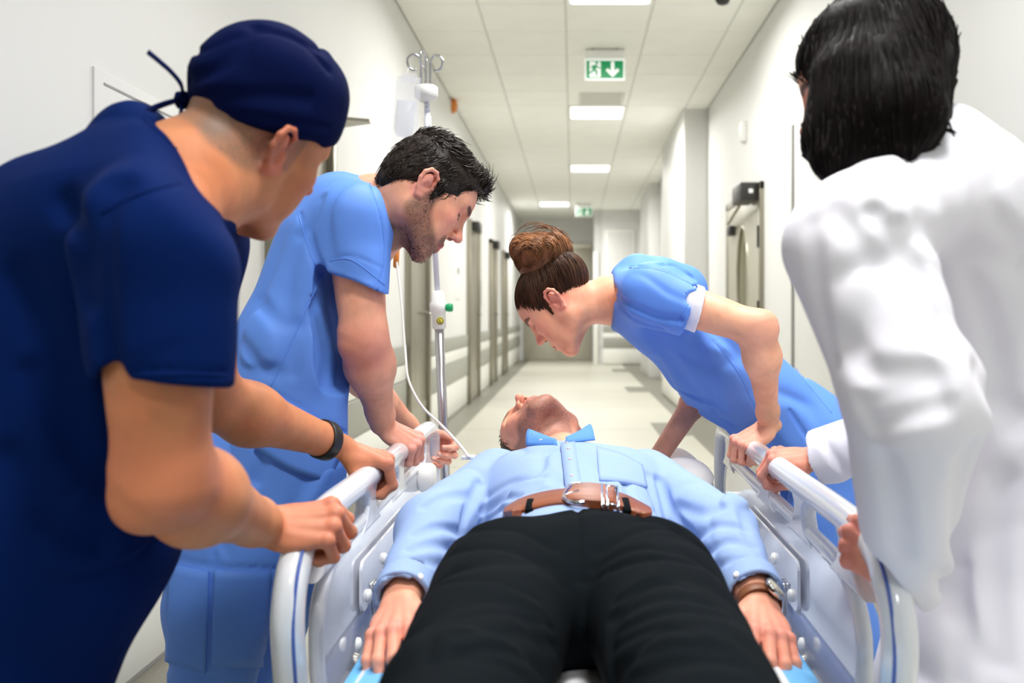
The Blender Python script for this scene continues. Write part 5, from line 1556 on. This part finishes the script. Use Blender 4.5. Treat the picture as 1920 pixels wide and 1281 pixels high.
# ================================================================== the doctor in the white coat (right foreground)
def build_doctor():
    root = empty('person', (0.62, 1.25, 0), label='woman in white coat with long dark hair, hands on the right rail', cat='person')
    h = Frame(P(1648, 172, 1.27), axes((-0.85, 0.40, -0.36), (-0.34, 0.12, 0.93)), 0.97)
    N = P(1712, 300, 1.27)
    LS, RS = P(1588, 458, 1.10), P(1930, 420, 1.46)
    E1, E2 = P(1708, 735, 1.05), P(1790, 800, 1.68)
    hl = grip_frame((RXR + 0.005, 1.30, 0.664), (-0.62, 0.60, 0.30), (-0.55, -0.62, 0.45), False, 0.95, v=0.066, w=0.034)
    hr = grip_frame((RXR, 1.89, RZ), (-0.92, 0.30, -0.01), (0.0, -0.3, 0.95), True, 0.96, v=0.088, w=0.024)
    W1, W2 = hl(0, 0, 0), hr(0, 0, 0)
    ops = head_ops(h, False, jaw=0.95, nose=0.9, ears=(1, -1))
    ops += [('u', RC(h(0, -0.02, -0.03), N, 0.05, 0.055), 0.03), ('u', RC(N, LS, 0.05, 0.045), 0.05), ('u', RC(N, RS, 0.05, 0.045), 0.05), ('u', RC(P(1760, 400, 1.4), P(1880, 700, 1.44), 0.05, 0.06), 0.05)]
    ops += arm_ops(LS, E1, W1, 0.046, 0.038, 0.040, 0.023, hl.M[:, 2]) + arm_ops(RS, E2, W2, 0.046, 0.038, 0.040, 0.025, hr.M[:, 2])
    o1, n1 = hand_ops(hl, [(60, 84, 46), (64, 84, 46), (70, 82, 44), (74, 80, 40)], thumb=THUMB_UNDER, slim=0.95)
    o2, n2 = hand_ops(hr, [(56, 60, 34), (60, 64, 36), (64, 66, 36), (68, 68, 34)], thumb=THUMB_UNDER, slim=0.95)
    ops += [(o[0], o[1], o[2] or 0.01) if len(o) == 3 else o for o in o1 + o2]
    tn = tinter((232, 166, 138), face_tints(h, (50, 36, 30), (196, 100, 92), (226, 140, 118), browr=0.003) + hand_tints(hl, (224, 136, 120)) + hand_tints(hr, (226, 140, 124)))
    sdf('body', ops, 0.0028, M_SKIN, root, tn)
    nails_mesh(root, hr, n2[:1])
    # coat
    global FS
    FS = 2.3
    t = [('u', RC(P(1790, 525, 1.39), P(1912, 960, 1.42), 0.138, 0.140), 0), ('u', RC(P(1910, 525, 1.52), P(1965, 960, 1.54), 0.14, 0.15), 0.06), ('u', RC(P(1912, 960, 1.42), (0.635, 1.41, 0.32), 0.140, 0.185), 0.05), ('u', RC(P(1965, 960, 1.54), (0.72, 1.55, 0.30), 0.15, 0.18), 0.05),
         ('u', RC(N + np.array([0.03, -0.005, -0.03]), LS + np.array([0.02, 0, 0]), 0.074, 0.088), 0.05), ('u', RC(N + np.array([0.045, 0.0, -0.03]), RS, 0.085, 0.09), 0.05), ('u', RC(N + np.array([0.02, 0.01, 0.0]), N + np.array([0.07, 0, -0.07]), 0.066, 0.10), 0.04),
         ('u', RC(P(1760, 400, 1.32), P(1815, 600, 1.40), 0.11, 0.12), 0.05),
         ('u', RC(LS, E1 + np.array([0.002, 0, 0.0]), 0.080, 0.074), 0.015), ('u', RC(E1, lerp(E1, W1, 1.0), 0.072, 0.060), 0.03), ('u', RC(E1 + np.array([0.035, 0.0, -0.02]), P(1696, 1068, 1.24), 0.052, 0.026), 0.03),
         ('u', RC(RS, E2, 0.085, 0.07), 0.03), ('u', RC(E2, lerp(E2, W2, 0.99), 0.070, 0.057), 0.03), ('i', PL((0, 0, 0.30), (0, 0, -1)), 0.01)]
    d1, d2 = nrm(W1 - E1), nrm(W2 - E2)
    t += [('s', RC(lerp(E1, W1, 0.80), W1 + d1 * 0.06, 0.036, 0.046), 0.004), ('s', RC(lerp(E2, W2, 0.72), W2 + d2 * 0.05, 0.034, 0.038), 0.004),
          ('s', SUB([('u', RC(W2 + d2 * 0.06, W2 + d2 * 0.12, 0.085, 0.085), 0), ('i', PL(lerp(E2, W2, 0.95), -d2 + np.array([0, 0, 0.35])), 0)]), 0.003)]
    cs = P(1668, 1050, 1.26); nl = nrm((-0.82, 0.25, -0.58))
    t += [('s', SUB([('u', RC(cs, cs + nl * 0.14, 0.10, 0.10), 0), ('i', PL(cs, -nl), 0)]), 0.003)]
    nd = nrm(h(0, -0.02, -0.03) - N)
    t += [('s', RC(N - nd * 0.0, N + nd * 0.25, 0.058, 0.08), 0.006)]
    base = list(t)
    t += [folds(base, [(1640, 400), (1700, 480), (1735, 580), (1760, 640)], 0.010, 0.012), folds(base, [(1665, 500), (1650, 560), (1610, 640)], 0.018, 0.006), folds(base, [(1560, 400), (1610, 440), (1665, 500)], 0.016, 0.005), folds(base, [(1690, 420), (1720, 500), (1740, 600)], 0.007, 0.008),
          folds(base, [(1520, 420), (1530, 560), (1560, 680)], 0.012, 0.004), folds(base, [(1580, 640), (1640, 700), (1740, 700)], 0.016, 0.007), folds(base, [(1640, 800), (1690, 780), (1760, 760)], 0.014, 0.007), folds(base, [(1620, 760), (1680, 740), (1750, 720)], 0.012, 0.006),
          folds(base, [(1740, 420), (1830, 480), (1920, 500)], 0.02, 0.006), folds(base, [(1800, 480), (1850, 600), (1900, 800)], 0.018, 0.005), folds(base, [(1820, 850), (1800, 980), (1790, 1150)], 0.016, 0.008),
          folds(base, [(1880, 900), (1860, 1050), (1870, 1240)], 0.018, 0.008), folds(base, [(1770, 1080), (1800, 1160), (1790, 1270)], 0.014, 0.008), folds(base, [(1840, 700), (1880, 760), (1920, 780)], 0.016, 0.006), folds(base, [(1660, 860), (1680, 950), (1690, 1040)], 0.016, 0.005),
          ('x', cloth_noise(62, 0.0038, 16, (1, 1, 0.6)), 0), ('x', wrinkles(162, 0.012, 12, 0.34), 0)]
    sdf('white_coat', t, 0.005, M_COAT, root)
    FS = 2.1
    # turned-down collar
    cl = [('u', SUB([('u', RC(N - nd * 0.005, N + nd * 0.045, 0.082, 0.066), 0), ('s', RC(N - nd * 0.05, N + nd * 0.12, 0.060, 0.060), 0.002), ('i', PL(N + nd * 0.035, nd), 0.004)]), 0),
          ('u', SUB([('u', RC(N + nd * 0.03 + np.array([0.05, -0.045, 0.0]), N + nd * 0.0 + np.array([0.085, -0.035, -0.02]), 0.030, 0.022, n=(0.5, -0.6, 0.6), f=0.35), 0)]), 0.01)]
    sdf('collar', cl, 0.0035, M_COAT, root)
    # trousers and shoes, below the frame
    tr = [('u', RC((0.64, 1.38, 0.5), (0.66, 1.36, 0.10), 0.09, 0.07), 0), ('u', RC((0.70, 1.52, 0.5), (0.72, 1.52, 0.10), 0.09, 0.07), 0.01), ('i', PL((0, 0, 0.05), (0, 0, -1)), 0.01)]
    sdf('trousers', tr, 0.010, M_TROU, root)
    shoe('shoe', (0.66, 1.36, 0.07), (-0.8, 0.6), M_SHOE, root)
    shoe('shoe', (0.72, 1.52, 0.07), (-0.8, 0.6), M_SHOE, root)
    # long dark hair
    crown = h(0, -0.01, 0.10)
    g = [('u', h.el((0, -0.010, 0.050), (0.088, 0.108, 0.094)), 0), ('u', RC(P(1658, 100, 1.25), P(1668, 215, 1.17), 0.080, 0.070), 0.03), ('u', RC(P(1606, 160, 1.20), P(1572, 290, 1.17), 0.060, 0.036), 0.03),
         ('u', RC(P(1700, 130, 1.26), P(1732, 225, 1.23), 0.056, 0.034), 0.03), ('u', RC(P(1600, 240, 1.20), P(1640, 285, 1.17), 0.055, 0.030), 0.03), ('u', RC(P(1560, 270, 1.2), P(1575, 320, 1.19), 0.036, 0.016), 0.02),
         ('u', RC(P(1600, 300, 1.17), P(1700, 285, 1.12), 0.026, 0.012), 0.02), ('s', h.el((0, 0.115, -0.010), (0.095, 0.070, 0.085)), 0.008)]
    gb = list(g)
    hair = sdf('hair', g + [('x', cloth_noise(71, 0.0016, 60), 0)], 0.0045, M_HAIR_D, root)
    rs = np.random.RandomState(3)
    V, Q = polygonize(gb, 0.009)
    c = V[Q].mean(1)
    N_ = grad(gb, c)
    ok = (N_[:, 1] < 0.45)
    c = c[ok]
    paths = []
    for i in rs.randint(0, len(c), 1300):
        p = c[i] + rs.normal(size=3) * 0.003
        q = [p]
        L = rs.uniform(0.05, 0.13)
        for s_ in range(7):
            n_ = grad(gb, p[None])[0]
            away = p - crown
            d = nrm(np.array([0, 0, -1.0]) * 0.8 + nrm(away) * 0.5)
            d = nrm(d - n_ * (d @ n_))
            p = p + d * L / 7
            p = p - n_ * (field(gb, p[None])[0] - 0.0012)
            q.append(p)
        paths.append(np.array(q))
    # flyaway hairs
    for i in range(26):
        a = rs.uniform(-1.2, 1.6)
        p0 = h(0.08 * math.sin(a) * 0.6, -0.02 + 0.02 * rs.normal(), 0.13)
        d = nrm(np.array([math.sin(a), -0.2, 0.5 * rs.uniform(0.2, 1)]))
        paths.append(np.array([p0 + d * 0.045 * t + np.array([0, 0, -0.02]) * t * t for t in np.linspace(0, 1, 8)]))
    for (a, b, cc_) in (((1745, 230), (1780, 245), (1802, 262)), ((1735, 240), (1770, 240), (1795, 247)), ((1760, 190), (1778, 225), (1790, 255)), ((1700, 285), (1735, 280), (1758, 268)), ((1690, 290), (1720, 290), (1750, 275)), ((1715, 25), (1745, 40), (1757, 62))):
        for k in range(4):
            paths.append(catmull([P(a[0], a[1] + 2 * k, 1.2), P(b[0], b[1] + 2 * k, 1.19), P(cc_[0], cc_[1] + 1.5 * k, 1.18)], 4))
    strands('hair_strands', paths, lambda i: paths[i], 0.0011, M_HAIR_D, hair, 3)
    return root

# ================================================================== the patient
def build_patient():
    root = empty('person', (0.0, 1.6, 0.5), label='man in blue shirt and dark trousers lying with closed eyes on the bed', cat='person')
    h = Frame(P(1021, 828, 2.12), axes((-0.52, 0.02, 0.85), (-0.42, 0.88, -0.22)), 1.03)
    N = P(1062, 874, 1.95)
    RS, LS = P(906, 902, 1.93), P(1236, 902, 1.93)
    E1, E2 = P(806, 992, 1.68), P(1352, 992, 1.66)
    hr = hand_frame(P(750, 1128, 1.42), (0.03, -0.96, -0.20), (-0.22, -0.25, 0.95), True, 0.98)
    hl = hand_frame(P(1425, 1132, 1.42), (-0.01, -0.96, -0.22), (0.28, -0.25, 0.93), False, 0.98)
    W1, W2 = hr(0, 0, 0), hl(0, 0, 0)
    ops = head_ops(h, True, jaw=0.94, nose=0.95, ears=(1, -1))
    ops += [('u', RC(h(0, -0.015, -0.035), N, 0.052, 0.054), 0.03), ('u', RC(N + np.array([0, 0, -0.03]), RS + np.array([0.05, 0, -0.03]), 0.035, 0.035), 0.03), ('u', RC(N + np.array([0, 0, -0.03]), LS + np.array([-0.05, 0, -0.03]), 0.035, 0.035), 0.03), ('u', RC(N + np.array([0, 0, -0.03]), (0.01, 1.5, 0.58), 0.07, 0.07), 0.05),
            ('u', h.el((0, 0.075, -0.098), (0.006, 0.004, 0.004)), 0.01)]
    ops += arm_ops(RS + np.array([0.05, 0, -0.03]), E1, W1, 0.038, 0.032, 0.034, 0.027, hr.M[:, 2]) + arm_ops(LS + np.array([-0.05, 0, -0.03]), E2, W2, 0.038, 0.032, 0.034, 0.027, hl.M[:, 2])
    o1, n1 = hand_ops(hr, [(20, 30, 18), (22, 30, 20), (24, 34, 20), (32, 34, 20)], spread=(0.16, 0.04, -0.06, -0.22), thumb=[(0.020, 0.020, -0.008), (0.046, 0.044, -0.016), (0.054, 0.074, -0.026), (0.048, 0.100, -0.034)])
    o2, n2 = hand_ops(hl, [(22, 32, 20), (22, 32, 20), (24, 30, 18), (26, 28, 18)], spread=(0.16, 0.02, -0.10, -0.24), thumb=[(0.020, 0.020, -0.008), (0.046, 0.044, -0.016), (0.054, 0.074, -0.026), (0.048, 0.100, -0.034)])
    ops += [(o[0], o[1], o[2] or 0.01) if len(o) == 3 else o for o in o1 + o2]
    tn = tinter((238, 170, 140), face_tints(h, (110, 84, 62), (200, 124, 112), (236, 150, 132), stubble=(112, 84, 78), st=0.78, browr=0.0034) + hand_tints(hr, (232, 150, 132)) + hand_tints(hl, (232, 150, 132)))
    sdf('body', ops, 0.0024, M_SKIN, root, tn)
    nails_mesh(root, hr, n1[:4])
    nails_mesh(root, hl, n2[:4])
    # hair
    g = [('u', h.el((0, -0.012, 0.052), (0.081, 0.102, 0.090)), 0), ('s', h.el((0, 0.120, -0.006), (0.118, 0.076, 0.080)), 0.006), ('s', PL(h(0, -0.09, -0.045), h.M @ np.array((0, -0.2, 1.0))), 0.006)]
    for s in (1, -1):
        g += [('s', h.el((s * 0.088, -0.010, 0.004), (0.026, 0.0225, 0.036)), 0.006), ('s', h.el((s * 0.07, -0.018, -0.045), (0.035, 0.052, 0.042)), 0.008)]
    hair = sdf('hair', g, 0.004, M_HAIR_E, root)
    fur('hair_strands', g, 1400, 0.022, lambda p, n: np.tile(h.M @ np.array((0.1, -0.5, -0.6)), (len(p), 1)), M_HAIR_E, hair, 0.001, 0.15, 8, 0.3, ops, res=0.005)
    bs = [o for o in head_ops(h, True, jaw=0.94, nose=0.95, ears=()) if o[0] != 'c']
    zone = SUB([('u', h.rc((s * 0.058, 0.014, -0.045), (s * 0.022, 0.078, -0.088), 0.020, 0.022), 0) for s in (1, -1)] + [('u', h.el((0, 0.088, -0.086), (0.028, 0.026, 0.022)), 0), ('u', h.rc((-0.024, 0.09, -0.044), (0.024, 0.09, -0.044), 0.006, 0.006), 0), ('u', h.el((0, 0.045, -0.098), (0.045, 0.04, 0.016)), 0)])
    lipz = h.rc((0.024, 0.092, -0.053), (-0.024, 0.092, -0.053), 0.0085, 0.0085)
    fur('stubble', bs, 2600, 0.0018, lambda p, n: np.tile(h.M @ np.array((0, 0.1, -1.0)), (len(p), 1)), M_HAIR_E, root, 0.0003, 0.35, 9, keep=lambda p: (zone.d(p) < 0.004) & (lipz.d(p) > 0), res=0.004, pts=3)
    # shirt
    t = [('u', EL((0.005, 1.815, 0.598), (0.190, 0.190, 0.136)), 0), ('u', EL((-0.07, 1.86, 0.62), (0.12, 0.13, 0.105)), 0.06), ('u', EL((0.08, 1.86, 0.62), (0.12, 0.13, 0.105)), 0.06), ('u', EL((0.012, 1.56, 0.585), (0.168, 0.22, 0.118)), 0.08), ('u', EL((0.012, 1.42, 0.58), (0.160, 0.14, 0.105)), 0.05),
         ('u', RC(RS + np.array([0.03, 0, -0.01]), E1, 0.076, 0.060), 0.012), ('u', RC(E1, lerp(E1, W1, 0.93), 0.060, 0.042), 0.03), ('u', RC(LS + np.array([-0.03, 0, -0.01]), E2, 0.076, 0.056), 0.012), ('u', RC(E2, lerp(E2, W2, 0.90), 0.056, 0.043), 0.03),
         ('u', RC(N + np.array([0, -0.01, -0.02]), (0.0, 1.84, 0.62), 0.078, 0.10), 0.04)]
    d1, d2 = nrm(W1 - E1), nrm(W2 - E2)
    t += [('s', RC(lerp(E1, W1, 0.78), W1 + d1 * 0.05, 0.034, 0.038), 0.003), ('s', RC(lerp(E2, W2, 0.78), W2 + d2 * 0.05, 0.034, 0.039), 0.003),
          ('s', SUB([('u', RC(W1 + d1 * 0.05, W1 + d1 * 0.1, 0.07, 0.07), 0), ('i', PL(lerp(E1, W1, 0.90), -d1), 0)]), 0.003), ('s', SUB([('u', RC(W2 + d2 * 0.04, W2 + d2 * 0.1, 0.07, 0.07), 0), ('i', PL(lerp(E2, W2, 0.86), -d2), 0)]), 0.003)]
    nd = nrm(h(0, -0.015, -0.035) - N)
    t += [('s', RC(N - nd * 0.01, N + nd * 0.2, 0.064, 0.085), 0.005)]
    base = list(t)
    t += [folds(base, [(1050, 830), (1058, 880), (1062, 920)], 0.003, 0.003), folds(base, [(900, 905), (880, 950), (870, 985)], 0.008, 0.012), folds(base, [(1235, 900), (1260, 960), (1300, 1010)], 0.008, 0.010), folds(base, [(905, 960), (940, 938), (972, 930)], 0.007, 0.004),
          folds(base, [(900, 985), (935, 958), (968, 946)], 0.007, 0.004), folds(base, [(915, 930), (960, 905), (1020, 895)], 0.008, 0.002), folds(base, [(1200, 960), (1180, 920), (1160, 880)], 0.010, 0.004), folds(base, [(1245, 985), (1225, 930), (1215, 890)], 0.008, 0.005),
          folds(base, [(780, 1000), (820, 990), (870, 1000)], 0.008, 0.006), folds(base, [(770, 1030), (810, 1020), (850, 1030)], 0.008, 0.006), folds(base, [(740, 1060), (790, 1050), (830, 1060)], 0.008, 0.005), folds(base, [(715, 1100), (760, 1085), (800, 1095)], 0.003, 0.002),
          folds(base, [(780, 1050), (790, 1080), (785, 1110)], 0.006, 0.005), folds(base, [(1300, 1010), (1345, 985), (1395, 990)], 0.008, 0.006), folds(base, [(1315, 1045), (1360, 1015), (1410, 1020)], 0.008, 0.006), folds(base, [(1330, 1070), (1380, 1045), (1425, 1050)], 0.007, 0.005),
          folds(base, [(1350, 1095), (1390, 1075), (1440, 1080)], 0.003, 0.002), folds(base, [(1270, 950), (1310, 960), (1350, 950)], 0.010, 0.006), folds(base, [(800, 950), (840, 930), (880, 930)], 0.010, 0.006), ('x', cloth_noise(82, 0.0026, 22), 0), ('x', wrinkles(182, 0.0060, 22, 0.26), 0)]
    sdf('shirt', t, 0.0042, M_SHIRT, root)
    for (E_, W_, d_, nm) in ((E1, W1, d1, 0.965), (E2, W2, d2, 0.915)):
        c0, c1 = lerp(E_, W_, nm - 0.17), lerp(E_, W_, nm)
        cu = [('u', RC(c0, c1 + d_ * 0.05, 0.0475, 0.046), 0), ('s', RC(c0 - d_ * 0.05, c1 + d_ * 0.09, 0.0395, 0.0385), 0.002), ('i', PL(c1, d_), 0.002), ('i', PL(c0, -d_), 0.002), ('x', cloth_noise(77, 0.0008, 40), 0)]
        co = sdf('cuff', cu, 0.0032, M_SHIRT, root)
        lathe('cuff_button', [(0.005, 0), (0.005, 0.002), (0.003, 0.0026)], lerp(c0, c1, 0.5) + np.array([0.030 if d_ is d1 else -0.030, -0.024, 0.030]) * 1.0, nrm((0.6 if d_ is d1 else -0.6, -0.5, 0.6)), M_TEE, co, 12)
    # collar leaves standing open at the neck
    def leaf(nm, q, th=0.003):
        q = [np.array(p) for p in q]
        n_ = nrm(np.cross(q[1] - q[0], q[3] - q[0]))
        V, Fq = [], []
        k = 8
        for s in (0, 1):
            for j in range(k + 1):
                for i in range(k + 1):
                    u, v = i / k, j / k
                    p = (q[0] * (1 - u) + q[1] * u) * (1 - v) + (q[3] * (1 - u) + q[2] * u) * v
                    V.append(p + n_ * (0.008 * math.sin(math.pi * v) + (th if s else 0)))
        m_ = (k + 1) ** 2
        for j in range(k):
            for i in range(k):
                a = j * (k + 1) + i
                Fq.append((a, a + k + 1, a + k + 2, a + 1)); Fq.append((m_ + a, m_ + a + 1, m_ + a + k + 2, m_ + a + k + 1))
        rim = list(range(k + 1)) + [j * (k + 1) + k for j in range(1, k + 1)] + [k * (k + 1) + i for i in range(k - 1, -1, -1)] + [j * (k + 1) for j in range(k - 1, 0, -1)]
        for i in range(len(rim)):
            a, b = rim[i], rim[(i + 1) % len(rim)]
            Fq.append((a, b, m_ + b, m_ + a))
        return pymesh(nm, V, Fq, M_SHIRTD, root, True)
    c1 = leaf('collar', [P(986, 836, 1.86), P(1046, 838, 1.83), P(1044, 826, 1.86), P(992, 806, 1.91)])
    c2 = leaf('collar', [P(1060, 832, 1.84), P(1116, 826, 1.86), P(1106, 797, 1.93), P(1062, 826, 1.87)])
    leaf('collar_band', [P(1060, 830, 1.86), P(1114, 826, 1.90), P(1104, 800, 1.97), P(1070, 824, 1.94)])
    lathe('collar_button', [(0.0045, 0), (0.004, 0.002)], P(1000, 817, 1.873), (-0.2, -1, 0.4), mat('button_grey', rgb(120, 112, 112), 0.35), c1, 12)
    box('collar_stay', P(1012, 829, 1.855) - np.array([0, 0.004, 0.003]), P(1030, 823, 1.853) + np.array([0.0, 0.004, 0]), M_TEE, c1)
    # placket, buttons, pocket
    pl = patch('placket', base, [(1051, 834), (1056, 880), (1062, 925)], [(1078, 830), (1086, 880), (1092, 922)], 16, 2, M_SHIRT, root, 0.0012, 0.002)
    M_BTN = mat('button_pearl', rgb(196, 180, 184), 0.25)
    for (a, b) in ((1063, 833), (1066, 844), (1069, 864), (1072, 895)):
        q = surf(base, [(a, b)])[0]; n_ = grad(base, q[None])[0]
        lathe('button', [(0.0040, 0.002), (0.0040, 0.0042), (0.0026, 0.0048)], q, n_, M_BTN, pl, 12)
    patch('chest_pocket', base, [(1118, 837), (1165, 850), (1205, 872)], [(1124, 900), (1172, 905), (1214, 915)], 10, 6, M_SHIRT, root, 0.0002, 0.0007)
    # trousers
    tr = [('u', EL((0.012, 1.405, 0.582), (0.187, 0.175, 0.116)), 0), ('u', RC((-0.095, 1.36, 0.585), (-0.118, 0.95, 0.590), 0.112, 0.084), 0.03), ('u', RC((0.112, 1.36, 0.585), (0.136, 0.95, 0.590), 0.112, 0.084), 0.012),
          ('u', RC((-0.118, 0.95, 0.588), (-0.13, 0.50, 0.565), 0.082, 0.056), 0.02), ('u', RC((0.136, 0.95, 0.588), (0.15, 0.50, 0.565), 0.082, 0.056), 0.02), ('i', PL((0, 1.475, 0.60), (0, 1, 0.12)), 0.008)]
    base_t = list(tr)
    rs = np.random.RandomState(11)
    def leg_folds(cx, s):
        out = []
        for k in range(9):
            y = 1005 + 31 * k + rs.uniform(-6, 6)
            x0, x1 = cx[0](y), cx[1](y)
            a, b = rs.uniform(0.0, 0.25), rs.uniform(0.7, 1.0)
            q = [(x0 + (x1 - x0) * (a + (b - a) * u), y + (24 * math.sin(u * 3.0) * -1 + (28 * u if s > 0 else 28 * (1 - u)))) for u in (0, 0.33, 0.66, 1)]
            out.append(folds(base_t, q, rs.uniform(0.006, 0.012), rs.uniform(0.0010, 0.0026)))
        return out
    tr += leg_folds((lambda y: 865 - (y - 1000) * 0.32, lambda y: 1070 - (y - 1000) * 0.03), 1) + leg_folds((lambda y: 1090 + (y - 1000) * 0.14, lambda y: 1290 + (y - 1000) * 0.42), -1)
    tr += [folds(base_t, [(1083, 955), (1084, 1020), (1082, 1090)], 0.004, 0.003), ('x', cloth_noise(91, 0.0016, 24, (1, 1, 1)), 0), ('x', wrinkles(191, 0.0055, 18, 0.28, 0.15, (0.5, 1.4, 1)), 0)]
    sdf('trousers', tr, 0.0045, M_TROU, root)
    for (a, b) in (((985, 930), (1000, 968)), ((1160, 928), (1182, 972))):
        pass
    # belt
    union = base_t + [('u', SUB(base), 0)]
    top = [(950, 957), (985, 938), (1040, 925), (1100, 922), (1160, 930), (1196, 946), (1216, 957)]
    bot = [(947, 967), (985, 963), (1040, 951), (1100, 948), (1160, 955), (1196, 970), (1221, 970)]
    belt = patch('belt', union, top, bot, 40, 3, M_LEATHER, root, 0.0035, 0.003)
    patch('belt_tip', union, [(1066, 921), (1100, 917), (1150, 922)], [(1062, 949), (1100, 951), (1150, 955)], 14, 3, M_LEATHER, belt, 0.0085, 0.003)
    q = surf(union, [(1062, 925), (1072, 919), (1090, 916), (1062, 935), (1058, 938), (1062, 946), (1078, 951), (1096, 951)])
    n_ = np.array([0, -0.75, 0.66])
    loop = catmull([q[2] + n_ * 0.015, q[1] + n_ * 0.015, q[4] + n_ * 0.014, q[5] + n_ * 0.014, q[6] + n_ * 0.014, q[7] + n_ * 0.015], 6)
    bk = tube('buckle', loop, 0.0036, M_CHROME, root, 10)
    tube('prong', [q[4] + n_ * 0.016, surf(union, [(1085, 930)])[0] + n_ * 0.016], 0.0022, M_CHROME, bk, 8)
    for x in (1127, 1136, 1156):
        a, b = surf(union, [(x, 917 + (x - 1127) * 0.15), (x + 3, 957 + (x - 1127) * 0.12)])
        tube('keeper_bar', [a + n_ * 0.002, a + n_ * 0.016, b + n_ * 0.016, b + n_ * 0.004], 0.0023, M_CHROME, bk, 8)
    e = surf(union, [(1136, 921), (1156, 924), (1140, 955), (1160, 958)])
    tube('keeper_bar', [e[0] + n_ * 0.016, e[1] + n_ * 0.016], 0.002, M_CHROME, bk, 8)
    tube('keeper_bar', [e[2] + n_ * 0.016, e[3] + n_ * 0.016], 0.002, M_CHROME, bk, 8)
    for lp in ([(996, 944), (994, 952), (993, 960)], [(1171, 942), (1173, 951), (1175, 960)]):
        q = surf(union, lp) + n_ * 0.008
        up = nrm(q[0] - q[2])
        q = [q[0] + up * 0.008 - n_ * 0.006, q[0] + up * 0.004 + n_ * 0.003, q[1] + n_ * 0.002, q[2] - up * 0.006 + n_ * 0.002, q[2] - up * 0.012 - n_ * 0.006]
        tube('belt_loop', q, 0.0018, M_TROU, root, 8, up=n_, ry=0.0068)
    # watch on his left wrist
    d = nrm(W2 - E2)
    wc = W2 - d * 0.004
    st = ring('watch_strap', wc, d, 0.0325, 0.0265, hl.M[:, 0], 0.018, 0.003, M_STRAP, root)
    fn = nrm(hl.M[:, 2] * 0.88 - hl.M[:, 0] * 0.48)
    fc = wc + hl.M[:, 2] * 0.0235 - hl.M[:, 0] * 0.013
    case = lathe('watch_case', [(0.012, 0.0), (0.0185, 0.001), (0.0195, 0.004), (0.0195, 0.009), (0.0175, 0.0105), (0.0172, 0.009)], fc, fn, M_CHROME, st, 28)
    lathe('watch_face', [(0.0172, 0.0085), (0.0172, 0.0092)], fc, fn, M_DIAL, st, 28)
    lathe('watch_glass', [(0.0174, 0.0100), (0.0150, 0.0112), (0.008, 0.0118)], fc, fn, M_GLASS, st, 24)
    xx = nrm(np.cross(fn, d))
    for g_, ln in ((0.5, 0.011), (2.2, 0.008)):
        v = d * math.cos(g_) + xx * math.sin(g_)
        tube('watch_hand', [fc + fn * 0.0098, fc + fn * 0.0098 + v * ln], 0.0006, M_DARK, st, 5)
    for k in range(12):
        v = d * math.cos(k * math.pi / 6) + xx * math.sin(k * math.pi / 6)
        tube('hour_mark', [fc + fn * 0.0093 + v * 0.0125, fc + fn * 0.0093 + v * 0.0155], 0.0005, M_DARK, st, 4)
    lathe('watch_crown', [(0.003, 0), (0.003, 0.005)], fc + fn * 0.005 + xx * 0.019, xx, M_CHROME, st, 10)
    # socks and shoes
    for (x, y) in ((-0.13, 0.46), (0.15, 0.46)):
        o = [('u', RC((x, y + 0.03, 0.56), (x, y - 0.02, 0.56), 0.042, 0.045), 0), ('u', RC((x, y - 0.03, 0.555), (x * 1.15, y - 0.05, 0.70), 0.042, 0.036), 0.03), ('i', PL((x, y - 0.075, 0.6), (0, -1, 0)), 0.01)]
        sdf('shoe', o, 0.008, M_DARK, root)
    return root
for fn in (build_patient, build_nurse_man, build_nurse_woman, build_surgeon, build_doctor):
    fn()

# pillow behind the patient's head
M_PILL = mat('pillow_white', rgb(244, 243, 240), 0.8, bump=0.3, bscale=14)
pw = [('u', EL((0.05, 2.34, 0.565), (0.30, 0.19, 0.068)), 0), ('u', RC((-0.17, 2.24, 0.555), (0.275, 2.24, 0.58), 0.040, 0.042), 0.08), ('u', RC((-0.17, 2.46, 0.55), (0.275, 2.46, 0.575), 0.040, 0.042), 0.08),
      ('u', RC((0.285, 2.215, 0.588), (0.285, 2.475, 0.585), 0.032, 0.032), 0.08), ('s', EL((-0.06, 2.25, 0.70), (0.11, 0.12, 0.12)), 0.03), ('x', cloth_noise(5, 0.003, 22), 0), ('x', wrinkles(205, 0.004, 20), 0)]
po = sdf('pillow', pw, 0.007, M_PILL)
tag(po, 'white pillow under the head of the lying man', 'pillow')
